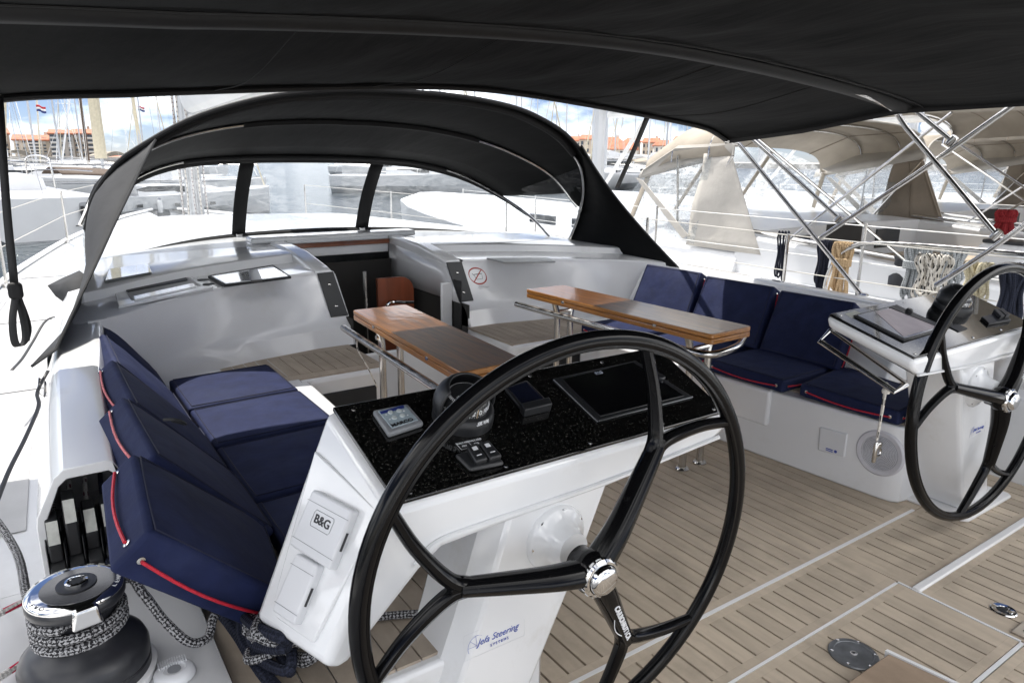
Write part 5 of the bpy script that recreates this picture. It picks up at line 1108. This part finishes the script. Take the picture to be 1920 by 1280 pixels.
# ------------------------------------------------------------------ neighbouring yachts
def hullform(mb, L, B, z0, z1, yst, n=12, bow=.0):
    rings = []
    for k in range(n+1):
        t = k/n; y = yst+L*t; w = B/2*(1-.10*(1-t)**2)*(1 if t < .45 else math.sqrt(max(0, 1-((t-.45)/.553)**2.2)))+.01; sh = z1+.35*t*t
        rings.append([V((-w*.55, y, z0)), V((-w*.93, y, lerp(z0, sh, .45))), V((-w, y, sh)), V((-w+.03, y, sh+.03)), V((w-.03, y, sh+.03)), V((w, y, sh)), V((w*.93, y, lerp(z0, sh, .45))), V((w*.55, y, z0))])
    mb.loft(rings); return mb
def neighbour(label):
    t = thing('neighbour_yacht', label, 'yacht', (0, 0, 0), 'yachts moored alongside')
    def part(mb, nm, m, par=None, **k): o = mb.build(nm, m, None, **k); o.parent = par or t; return o
    c = 7.5
    mb = MB(); hullform(mb, 14.2, 4.5, -1.4, .34, 0)
    for v in mb.v: v.x += c
    part(mb, 'hull', boatwhite)
    # cabin top and coamings, white
    rings = []
    for y, w, z in ((4.45, 1.75, .78), (4.8, 1.75, .80), (6.5, 1.6, .82), (8, 1.35, .80), (9.5, 1.0, .70), (10.6, .6, .48)):
        rings.append([V((c-w-.12, y, .36)), V((c-w, y, z-.1)), V((c-w+.12, y, z)), V((c, y, z+.03)), V((c+w-.12, y, z)), V((c+w, y, z-.1)), V((c+w+.12, y, .36))])
    part(MB().loft(rings), 'cabin_top', boatwhite, bevel=.02)
    for s in (-1, 1):
        part(MB().prism([V((c+s*1.60, 1.0, .36)), V((c+s*1.60, 1.0, .52)), V((c+s*1.60, 2.4, .62)), V((c+s*1.60, 4.5, .78)), V((c+s*1.60, 4.5, .36))], (s*.20, 0, 0)), 'coaming', boatwhite, bevel=.03)
        part(MB().tube([V((c+s*1.72, 4.6, .82)), V((c+s*1.72, 2.2, .66))], .018, 8), 'coaming_rail', steel)
        for y in (1.2, 3.0, 5.2, 7.4, 9.5): part(MB().tube([V((c+s*(2.16-.02*max(0, y-5)**1.7), y, .38)), V((c+s*(2.16-.02*max(0, y-5)**1.7), y, 1.0))], .012, 6), 'stanchion', steel)
        part(MB().tube([V((c+s*(2.16-.02*max(0, y-5)**1.7), y, .98)) for y in (1.2, 3, 5.2, 7.4, 9.5)], .004, 5), 'lifeline_wire', alu_w)
        part(MB().tube([V((c+s*(2.16-.02*max(0, y-5)**1.7), y, .70)) for y in (1.2, 3, 5.2, 7.4, 9.5)], .004, 5), 'lifeline_wire', alu_w)
    part(MB().box((c, 4.46, .55), (.70, .03, .50)), 'companion_door', interior); part(MB().box((c+.9, 4.44, .60), (.5, .02, .22)), 'bulkhead_window', glass); part(MB().box((c-.9, 4.44, .60), (.5, .02, .22)), 'bulkhead_window', glass)
    for k in range(3): part(MB().box((c-1.62-.02*k, 6.0+k*.9, .66), (.05, .55, .12)), 'cabin_window', glass, bevel=.01)
    # helm pods and wheel
    part(MB().box((c-.8, 2.5, .55), (.5, .35, .55)), 'helm_console', boatwhite, bevel=.05); part(MB().box((c-.8, 2.5, .84), (.42, .3, .03)), 'instrument_panel', plastic, bevel=.01)
    part(MB().box((c+.8, 2.5, .55), (.5, .35, .55)), 'helm_console', boatwhite, bevel=.05); part(MB().box((c+.8, 2.5, .84), (.42, .3, .03)), 'instrument_panel', plastic, bevel=.01)
    part(MB().box((c, 3.2, .40), (3.1, 2.4, .04)), 'cockpit_sole', teak)
    # beige hood
    def arch(y, w, zf, zt, n=24): return [V((c+w*math.copysign(abs(math.cos(a))**.55, math.cos(a)), y, zf+(zt-zf)*math.sin(a)**.62)) for a in [math.pi*k/n for k in range(n+1)]]
    ya, yf = 4.75, 6.25
    A1, A2_, A3 = arch(ya-.15, 1.80, 1.50, 1.90), arch(5.4, 1.78, 1.46, 1.86), arch(yf-.35, 1.66, 1.30, 1.62)
    hd = part(MB().loft([A1, A2_, A3], closed=False, cap=False), 'hood_canopy', beige, solid=.006)
    part(MB().tube([p+V((0, .3, -.03)) for p in A1], .013, 6), 'hood_bow', steel); part(MB().tube([p+V((0, .0, -.03)) for p in A2_], .013, 6), 'hood_bow', steel)
    part(MB().tube(A1, .012, 6), 'hood_hem', lightcanvas)
    n = 24
    def fpt(u, v): return V((c+lerp(1.66, -1.66, u)*(1+.05*(1-v)), lerp(6.5-.5*abs(2*u-1)**2, yf-.35-.05*abs(2*u-1), v), lerp(.84, 1, v) if False else lerp(.83, A3[int(round(u*n))].z, v)))
    part(MB().grid(fpt, n, 6), 'hood_window', vinyl2)
    for u in (0, .33, .66, 1):
        k = min(n, int(round(u*n))); part(MB().tube([fpt(k/n, v/6)+V((0, -.01, 0)) for v in range(7)], .035, 6, flat=.4), 'window_frame', beige)
    for s, mm in ((-1, lightcanvas), (1, beige_d)):
        X = c+s*1.80
        # clear side window forward, solid wedge aft, canvas brow above
        part(MB().add([V((X, 5.0, .62)), V((X-s*.08, 6.3, .82)), V((X-s*.12, 5.95, 1.25)), V((X, 4.85, 1.50))], [(0, 1, 2, 3)]), 'side_window', vinyl2)
        wd = MB(); wd.grid(lambda u, v: V((X+s*.02*math.sin(v*9+u*4)*u, lerp(lerp(4.18, 5.12, u), lerp(4.62, 4.95, u), v), lerp(.60, 1.52, v))), 8, 10); part(wd, 'side_wedge', mm, solid=.006, off=0)
        part(MB().tube([V((X, 5.95, 1.26)), V((X, 5.35, .78))], .02, 6, flat=.4) if False else MB().hexa([V((X-.004, 5.80, 1.24)), V((X-.004, 5.90, 1.26)), V((X-.004, 5.16, .66)), V((X-.004, 5.08, .70))], [V((X+.006, 5.80, 1.24)), V((X+.006, 5.90, 1.26)), V((X+.006, 5.16, .66)), V((X+.006, 5.08, .70))]), 'window_band', lightcanvas)
        part(MB().add([V((X, 4.60, 1.50)), V((X-s*.12, 6.0, 1.24)), V((X-s*.14, 5.95, 1.34)), V((X, 5.3, 1.60)), V((X, 4.60, 1.62))], [(0, 1, 2, 3, 4)]), 'brow', lightcanvas, solid=.006)
        part(MB().tube([V((X-s*.012, 4.64, .62)), V((X-s*.012, 4.78, 1.5))], .006, 5), 'seam', mm)
        part(MB().tube([V((X-s*.012, 4.22, .62)), V((X-s*.012, 4.63, 1.5))], .010, 5), 'hem', mm)
        part(MB().tube([V((X, 4.60, 1.50)), V((X-s*.06, 5.1, .80))], .014, 8), 'hood_strut', steel); part(MB().tube([V((X, 5.3, 1.5)), V((X-s*.06, 5.3, .80))], .012, 8), 'hood_strut', steel)
    # bimini over the cockpit
    b1, b2, b3 = arch(4.35, 1.9, 1.72, 2.02), arch(2.8, 1.95, 1.80, 2.12), arch(.6, 1.95, 1.78, 2.10)
    part(MB().loft([b1, b2, b3], closed=False, cap=False), 'bimini_canopy', beige, solid=.006)
    for f in (.25, .5, .75): part(MB().tube([p.lerp(q, f)-V((0, 0, .006)) for p, q in zip(b1, b2)], .004, 4), 'seam', beige_d)
    for k in (6, 12, 18): part(MB().tube([A1[k]-V((0, 0, .008)), A2_[k]-V((0, 0, .008)), A3[k]-V((0, 0, .008))], .004, 4), 'seam', beige_d)
    for b in (b1, b2, b3): part(MB().tube([p-V((0, 0, .03)) for p in b], .013, 6), 'bimini_bow', steel)
    for s in (-1, 1): part(MB().tube([V((c+s*1.93, 4.35, 1.72)), V((c+s*1.95, 2.6, .62))], .013, 8), 'bimini_strut', steel); part(MB().tube([V((c+s*1.95, 2.6, 1.80)), V((c+s*1.95, 3.9, .70))], .013, 8), 'bimini_strut', steel)
    # mast and boom
    part(MB().tube([V((c, 8.6, .8)), V((c, 8.6, 16))], .10, 10), 'mast', alu)
    rr = [[V((c+math.cos(k*.7854)*.2, y, z+math.sin(k*.7854)*h)) for k in range(8)] for y, z, h in ((8.35, 2.25, .12), (8.0, 2.45, .34), (6, 2.45, .28), (4, 2.42, .20), (3, 2.40, .12))]
    part(MB().loft(rr), 'sail_bag', sailw); part(MB().tube([V((c, 8.4, 2.1)), V((c, 2.8, 2.22))], .05, 8), 'boom', alu_w)
    part(MB().tube([V((c, 7.6, 2.05)), V((c, 8.5, 1.0))], .03, 8), 'kicker', alu_w)
    part(MB().lathe([(.10, 0), (.10, .07), (.07, .12), (.06, .2), (.075, .23)], V((c-1.72, 2.9, .50)), seg=20), 'winch', winchblk)
    return t
n1 = neighbour('white yacht with beige sprayhood moored alongside, starboard side')
n2 = copy_tree(n1); n2.location = (4.75, .55, -.02); tag(n2, 'white yacht with beige sprayhood, second one along to starboard', 'yacht', 'yachts moored alongside')
n3 = copy_tree(n1); n3.location = (9.6, .2, .0); tag(n3, 'white yacht with beige sprayhood, third one along to starboard', 'yacht', 'yachts moored alongside')
# ------------------------------------------------------------------ water, shore
def water():
    m = bpy.data.materials.new('harbour_water'); m.use_nodes = True; t = m.node_tree; p = t.nodes['Principled BSDF']
    p.inputs['Base Color'].default_value = (.028, .042, .048, 1); p.inputs['Roughness'].default_value = .07; p.inputs['IOR'].default_value = 1.33
    tc = nn(t, 'ShaderNodeTexCoord'); nz = nn(t, 'ShaderNodeTexNoise'); nz.inputs['Scale'].default_value = 2.4; nz.inputs['Detail'].default_value = 6; t.links.new(tc.outputs['Object'], nz.inputs[0])
    b = nn(t, 'ShaderNodeBump'); b.inputs['Strength'].default_value = .8; b.inputs['Distance'].default_value = .25; t.links.new(nz.outputs['Fac'], b.inputs['Height']); t.links.new(b.outputs[0], p.inputs['Normal']); return m
o = MB().add([V((-3000, -400, -.95)), V((3000, -400, -.95)), V((3000, 4000, -.95)), V((-3000, 4000, -.95))], [(0, 1, 2, 3)]).build('water', water()); tag(o, 'dark rippled harbour water', 'water', kind='structure')
qm = mat('quay_concrete', (.36, .34, .31), .8, var=.15, vscale=.3)
q = [atd(-400, 300, 262), atd(330, 300, 262), atd(330, 300, 600), atd(-400, 300, 600)]; o = MB().prism([V((p.x, p.y, -1.5)) for p in q], (0, 0, 2.0)).build('quay', qm); tag(o, 'far concrete quay below the apartment blocks', 'quay', kind='structure')
q = [atd(900, 300, 300), atd(1900, 300, 300), atd(1900, 300, 900), atd(900, 300, 900)]; o = MB().prism([V((p.x, p.y, -1.5)) for p in q], (0, 0, 2.2)).build('shore', qm); tag(o, 'low far shore below the red roofed town', 'shore', kind='structure')
# ------------------------------------------------------------------ apartment blocks and houses
tile = mat('orange_roof_tile', (.42, .16, .09), .8, var=.22, vscale=.6, bump=.3, bscale=6)
wallm = {k: mat('render_'+k, c, .85, var=.08, vscale=.4) for k, c in dict(tan=(.38, .32, .26), grey=(.36, .33, .30), cream=(.52, .46, .38), white=(.66, .64, .60)).items()}
winm = mat('dark_far_window', (.06, .075, .095), .2, var=.3, vscale=.5); balc = mat('white_balcony', (.60, .58, .55), .7); shut = mat('pale_shutter', (.50, .50, .50), .6)
_wm = {}
def winmesh(w, h, m):
    k = (w, h, m.name)
    if k not in _wm: o = MB().box((0, 0, 0), (w, .25, h)).build('w', m, smooth=False); _wm[k] = o.data; bpy.data.objects.remove(o)
    return _wm[k]
def block(px0, px1, py_top, py_eave, dist, floors, cols, wall, label, depth=14, skylights=0, yaw=0, balcony=(), name='apartment_block', gable=True, group='apartment blocks on the quay'):
    pc = atd((px0+px1)/2, 295, dist); a = atd(px0, 295, dist); b = atd(px1, 295, dist); w = (b-a).length
    ze = atd((px0+px1)/2, py_eave, dist).z; zt = atd((px0+px1)/2, py_top, dist).z; base = .5
    t = thing(name, label, 'building', (pc.x, pc.y, base), group)
    d = V((pc.x, pc.y, 0)).normalized(); t.rotation_euler = (0, 0, math.atan2(-d.x, d.y)+R_(yaw)); H = ze-base; RH = zt-ze
    def part(mb, nm, m, par=None, **k): o = mb.build(nm, m, None, **k); o.parent = par or t; return o
    part(MB().box((0, depth/2, H/2), (w, depth, H)), 'wall', wall)
    ov = .5
    rf = part(MB().loft([[V((-w/2-ov, -ov, H)), V((w/2+ov, -ov, H)), V((w/2+ov, depth+ov, H)), V((-w/2-ov, depth+ov, H))], [V((-w/2-ov, -ov, H+.35)), V((w/2+ov, -ov, H+.35)), V((w/2+ov, depth+ov, H+.35)), V((-w/2-ov, depth+ov, H+.35))], [V((-w/2+(.0 if gable else 2), depth*.42, H+RH)), V((w/2-(.0 if gable else 2), depth*.42, H+RH)), V((w/2-(.0 if gable else 2), depth*.58, H+RH)), V((-w/2+(.0 if gable else 2), depth*.58, H+RH))]]), 'roof', tile, smooth=False)
    for s in range(skylights):
        o = part(MB().box(((s+.5-skylights/2)*w/skylights, depth*.18, H+RH*.48), (1.3, 1.0, .5)), 'skylight', balc, rf)
    part(MB().box((w*.32, depth*.5, H+RH+.3), (.8, .8, 1.2)), 'chimney', wall, rf)
    fh = H/floors; cw = w/cols
    for f in range(floors):
        for cc in range(cols):
            isb = cc in balcony
            ww, hh = (cw*.8, fh*.62) if isb else (min(1.5, cw*.42), fh*.48)
            o = bpy.data.objects.new('window', winmesh(round(ww, 2), round(hh, 2), winm if (isb or (f*7+cc*3) % 4) else shut)); COL.objects.link(o); o.parent = t; o.location = ((cc+.5-cols/2)*cw, -.05, (f+.55)*fh)
            if isb: b_ = bpy.data.objects.new('balcony', winmesh(round(cw*.9, 2), round(fh*.34, 2), balc)); COL.objects.link(b_); b_.parent = t; b_.location = ((cc+.5-cols/2)*cw, -1.1, (f+.2)*fh)
            elif cc % 2 == 0: b_ = bpy.data.objects.new('window_sill', winmesh(round(ww*1.2, 2), .16, balc)); COL.objects.link(b_); b_.parent = t; b_.location = ((cc+.5-cols/2)*cw, -.12, (f+.55)*fh-hh/2-.1)
    return t
block(-70, 24, 238, 251, 285, 5, 6, wallm['tan'], 'tan apartment block cut by the bimini strap, with orange roof', skylights=2, balcony=(4,))
block(30, 106, 252, 264, 275, 5, 6, wallm['cream'], 'lower cream apartment block with white balconies and orange roof', skylights=2, balcony=(2, 3))
block(98, 142, 242, 252, 262, 5, 3, wallm['grey'], 'grey tan apartment tower with orange roof, dark balconies beside it', skylights=1, balcony=(0,))
block(141, 180, 241, 252, 272, 5, 3, wallm['tan'], 'tan apartment tower next to the furled cream sail', skylights=1, balcony=(2,))
block(180, 250, 292, 298, 300, 2, 5, wallm['grey'], 'low grey harbour building with an orange roof edge', skylights=0)
hl = ['long low house', 'house', 'red roofed house', 'narrow house', 'broad house', 'small house', 'end house', 'tall house']
HS = [(1085, 1128, 252, 262, 330, 'cream', 'cream house with red roof above the green hulled motor boat'), (1122, 1165, 256, 266, 345, 'white', 'white house with orange roof behind the boat masts, gable end on'), (1128, 1188, 264, 281, 310, 'white', 'long white waterfront building with a deep red roof'), (1168, 1200, 258, 267, 350, 'tan', 'small tan house with red roof behind the black strap'), (1203, 1232, 258, 268, 335, 'cream', 'cream house with orange roof right of the black strap'), (1226, 1262, 262, 274, 320, 'white', 'white house with a wide red roof between tall masts'), (1262, 1292, 255, 263, 350, 'tan', 'tan house with red roof near the beige hood'), (1285, 1330, 254, 262, 365, 'cream', 'cream house with red roof touching the beige hood'), (1040, 1092, 255, 265, 340, 'white', 'white house with red roof behind the sprayhood shoulder')]
for k, (a, b, t_, e_, d_, w_, l_) in enumerate(HS): block(a, b, t_, e_, d_, 2 if e_ > 270 else 3, 4, wallm[w_], l_, depth=10, name='town_house', yaw=(k*37 % 24)-12, group='red roofed houses on the far shore', gable=k % 2 == 0)
# ------------------------------------------------------------------ boats across the basin
def far_boat(label, px, dist, yaw, L=12, mh=17, hullm=None, lean=0, sail=None, mastm=None, canopy=None, group='sailing boats moored across the basin', detail=False, mr_=.085, dz=0, rig=True):
    p = atd(px, 300, dist); t = thing('sailing_boat', label, 'sailing boat', (p.x, p.y, -.95+dz), group)
    t.rotation_euler = (0, 0, R_(yaw))
    def part(mb, nm, m, par=None, **k): o = mb.build(nm, m, None, **k); o.parent = par or t; return o
    hullm = hullm or boatwhite; B = L*.30
    mb = MB(); hullform(mb, L, B, -.1, 1.15, -L*.5); part(mb, 'hull', hullm)
    part(MB().loft([[V((-w-.1, y, 1.15)), V((-w, y, 1.15+h*.8)), V((-w+.2, y, 1.15+h)), V((w-.2, y, 1.15+h)), V((w, y, 1.15+h*.8)), V((w+.1, y, 1.15))] for y, w, h in ((-L*.15, B*.33, .55), (0, B*.33, .6), (L*.18, B*.28, .5), (L*.28, B*.15, .2))]), 'cabin', hullm if hullm is not navyhull else boatwhite)
    for s in (-1, 1): part(MB().box((s*B*.325, L*.02, 1.5), (.06, L*.2, .22)), 'cabin_window', glass)
    part(MB().tube([V((0, L*.08, 1.5)), V((lean, L*.08, mh))], [mr_, mr_*.75], 8), 'mast', mastm or alu)
    if px > 330: part(MB().tube([V((0, L*.08, 2.6)), V((0, -L*.30, 2.75))], .07, 6), 'boom', alu_w)
    if px > 330: part(MB().loft([[V((math.cos(k*1.0472)*w, y, 2.85+math.sin(k*1.0472)*h)) for k in range(6)] for y, w, h in ((L*.06, .15, .25), (0, .2, .35), (-L*.15, .18, .25), (-L*.29, .1, .12))]), 'sail_cover', sail or sailw)
    if rig:
        for f in (.45, .72): part(MB().tube([V((-B*.28, L*.06, mh*f)), V((B*.28, L*.06, mh*f))], .03, 5), 'spreader', mastm or alu)
        for s in (-1, 1): part(MB().tube([V((s*B*.45, L*.05, 1.2)), V((s*B*.28, L*.06, mh*.45)), V((s*B*.2, L*.06, mh*.72)), V((lean, L*.08, mh*.98))], .012, 4), 'shroud', steel)
        part(MB().tube([V((0, L*.49, 1.4)), V((lean, L*.09, mh*.97))], .05 if sail is None else .07, 5), 'furled_jib', sailw if px % 2 else sailc); part(MB().tube([V((0, -L*.49, 1.3)), V((lean, L*.07, mh*.99))], .010, 4), 'backstay', steel)
    if canopy: part(MB().grid(lambda u, v: V((lerp(-1, 1, u)*B*.36, lerp(-L*.42, -L*.12, v), 2.35+.35*math.sin(u*3.14)-.25*v*v)), 10, 4), 'canopy', canopy, solid=.03)
    part(MB().tube([V((-B*.38, -L*.46, 1.9)), V((-B*.42, -L*.3, 1.9)), V((-B*.46, 0, 1.85)), V((-B*.3, L*.3, 1.95)), V((0, L*.47, 2.1)), V((B*.3, L*.3, 1.95)), V((B*.46, 0, 1.85)), V((B*.42, -L*.3, 1.9)), V((B*.38, -L*.46, 1.9))], .018, 5), 'guard_rail', steel)
    return t
b2 = far_boat('white deck saloon yacht with brown canopy and hanging fenders across the water', 300, 32.5, -74, 13, 18, lean=0, canopy=brownc); b2.scale = (.72, .72, .72)
def sub(t, mb, nm, m, **k): o = mb.build(nm, m, None, **k); o.parent = t; return o
for k, y in enumerate((-5.6, -4.9, -3.4, -1.2, 1.0)):
    for s in (-1, 1):
        f = sub(b2, MB().lathe([(.0, 0), (.12, .06), (.14, .15), (.14, .62), (.11, .72), (.03, .78)], V((s*2.02, y, .28)), seg=12), 'fender', white); f2 = MB().lathe([(.12, .66), (.09, .76), (.04, .84), (.0, .86)], V((s*2.02, y, .28)), seg=10).build('fender_end', fendblue, None); f2.parent = f
    
for s in (-1, 1):
    sub(b2, MB().loft([[V((s*1.29, y, z)) for z in (a_, b_)] + [V((s*1.33, y, z)) for z in (b_, a_)] for y, a_, b_ in ((-2.0, 1.5, 1.55), (-1.4, 1.36, 1.70), (0, 1.34, 1.72), (1.6, 1.4, 1.62))]), 'saloon_window', glass)
    for k in range(3): sub(b2, MB().box((s*1.96, -2.2+k*2.0, .72), (.06, .30, .16)), 'hull_port', glass)
sub(b2, MB().tube(cat_rom([V((-1.7, -5.9, 1.2)), V((-1.75, -6.0, 2.6)), V((-1.5, -6.0, 3.1)), V((0, -6.0, 3.25)), V((1.5, -6.0, 3.1)), V((1.75, -6.0, 2.6)), V((1.7, -5.9, 1.2))], 5), .045, 8), 'stern_arch', steel)
b1 = far_boat('white yacht stern with dark lettering close to the bimini strap', -42, 30.5, 14, 13, 17, mr_=.09, mastm=alu)
sub(b1, MB().box((1.2, -6.45, .25), (1.8, .05, .06)), 'waterline_stripe', bootred); sub(b1, MB().box((1.25, -6.40, .86), (.9, .3, .42)), 'folded_dinghy', greyplastic, bevel=.12)
tx = text('N', .62, (1.05, -6.60, .68), (1, 0, 0), (0, 0, 1), inkblack, None, 'stern_lettering', depth=.01, bold=.02); tx.parent = b1
for z, w in ((.38, .8), (.46, .5)): sub(b1, MB().box((1.05, -6.6, z), (w, .01, .03)), 'stern_lettering', inkblack)
seq = [(52, 44, 100, 15, 'dark mast with a white furled sail hoisted beside it, before the apartments'), (80, 60, 20, 15, 'boat with a short thin mast in front of the lower apartment block'), (120, 72, 160, 20, 'boat with a thin mast rising past the apartment tower'), (165, 90, 30, 18, 'boat with a slim grey mast beside the tan tower'), (200, 52, 70, 17, 'boat with a brown mast left of the furled cream sail'), (226, 40, 120, 18, 'boat with a thick furled cream sail on its mast'), (262, 80, 200, 19, 'boat with a thin mast carrying a small flag'), (297, 46, 60, 17, 'boat with a leaning tan spar near the sprayhood edge'), (15, 85, 10, 20, 'boat with thin rigging at the bimini corner'), (140, 110, 10, 19, 'far boat with a faint mast over the apartments'), (320, 95, 40, 20, 'far boat with a thin mast left of the big grey mast')]
for px, d, yw, mh, l in seq:
    mm = None; sail_ = None
    if px == 52: mm = plastic
    if px == 200: mm = brownc
    t = far_boat(l, px, d, yw, 11+(px % 3), mh, mastm=mm, lean=(-.9 if px == 297 else (.6 if px == 52 else 0)), canopy=(beige if px % 2 else None), mr_=.075 if px not in (52, 200) else .11)
    if px == 226: sub(t, MB().tube([V((.12, .9, 2.2)), V((.12, .9, 6)), V((.05, .9, 14.5))], [.27, .24, .16], 10), 'furled_mainsail', sailc)
    if px == 52: sub(t, MB().tube([V((.35, .9, 2.2)), V((.7, .9, 13.5))], [.18, .08], 8), 'furled_mainsail', sailw)
    if px == 297: sub(t, MB().tube([V((.1, .9, 2.0)), V((-1.3, .9, 14)) ], [.11, .10], 8), 'furled_mainsail', sailc)
names = ['slim', 'tall', 'pale', 'thin', 'grey', 'distant', 'slender', 'faint']
k = 0
for px in (662, 690, 735, 772, 812, 838, 868, 905, 948, 985, 1012, 1048):
    d = 48+(px*37 % 70); far_boat('%s masted boat whose mast shows between sprayhood and bimini' % 'bare', px, d, px*53 % 360, 11, 17+(px % 4), mr_=.08, group='boats with masts showing over the sprayhood'); k += 1
for px, d in ((1068, 70), (1098, 95), (1130, 105), (1142, 62), (1164, 84), (1196, 100), (1232, 72), (1247, 58), (1258, 110), (1282, 90), (1305, 76)):
    far_boat('bare masted boat with a beige awning among the masts before the red roofs' if px % 3 == 0 else 'bare masted boat without awning in the crowd of masts before the red roofs', px, d, px*31 % 360, 11, 16+(px % 5), canopy=(beige if px % 3 == 0 else None), sail=(sailc if px in (1247,) else None), mr_=.085, group='boats with masts before the red roofs')
# green-hulled motor boat
p = atd(1128, 330, 74); mbt = thing('motor_boat', 'white motor boat with dark green hull below the red roofs', 'motor boat', (p.x, p.y, -.95)); mbt.rotation_euler = (0, 0, R_(62))
mb = MB(); hullform(mb, 9, 3.2, -.1, 1.35, -4.5); sub(mbt, mb, 'hull', navyhull); sub(mbt, MB().box((0, -.6, 1.95), (2.3, 4.2, 1.0)), 'wheelhouse', boatwhite, bevel=.25); sub(mbt, MB().box((0, -.6, 2.05), (2.36, 3.6, .45)), 'wheelhouse_window', glass, bevel=.05); sub(mbt, MB().box((0, -.8, 2.55), (2.6, 4.6, .10)), 'roof', boatwhite, bevel=.04)
sub(mbt, MB().tube([V((-1.5, -4.2, 1.5)), V((-1.55, 0, 1.5)), V((-1.1, 3, 1.7)), V((0, 4.6, 1.9)), V((1.1, 3, 1.7)), V((1.55, 0, 1.5)), V((1.5, -4.2, 1.5))], .06, 6), 'rubbing_strake', white)
# courtesy flags
for px, py, d, l in ((67, 197, 60, 'small red white and blue flag flying beside the dark mast'), (258, 199, 80, 'small red white and blue flag flying beside the furled cream sail')):
    p = atd(px, py, d); t = thing('flag', l, 'flag', p); e = V((.83, -.56, 0))
    for j, m in enumerate((flagred, white, bluedark)):
        MB().grid(lambda u, v: p+e*(u*.62)+V((0, 0, -.14*(j+v)-.10*u+.05*math.sin(u*6)))+V((.5, .8, 0))*.06*math.sin(u*7), 6, 1).build('stripe', m, t, solid=.004)
    MB().tube([p+V((0, 0, 6)), p-V((0, 0, 7))], .008, 4).build('flag_halyard', steel, t)
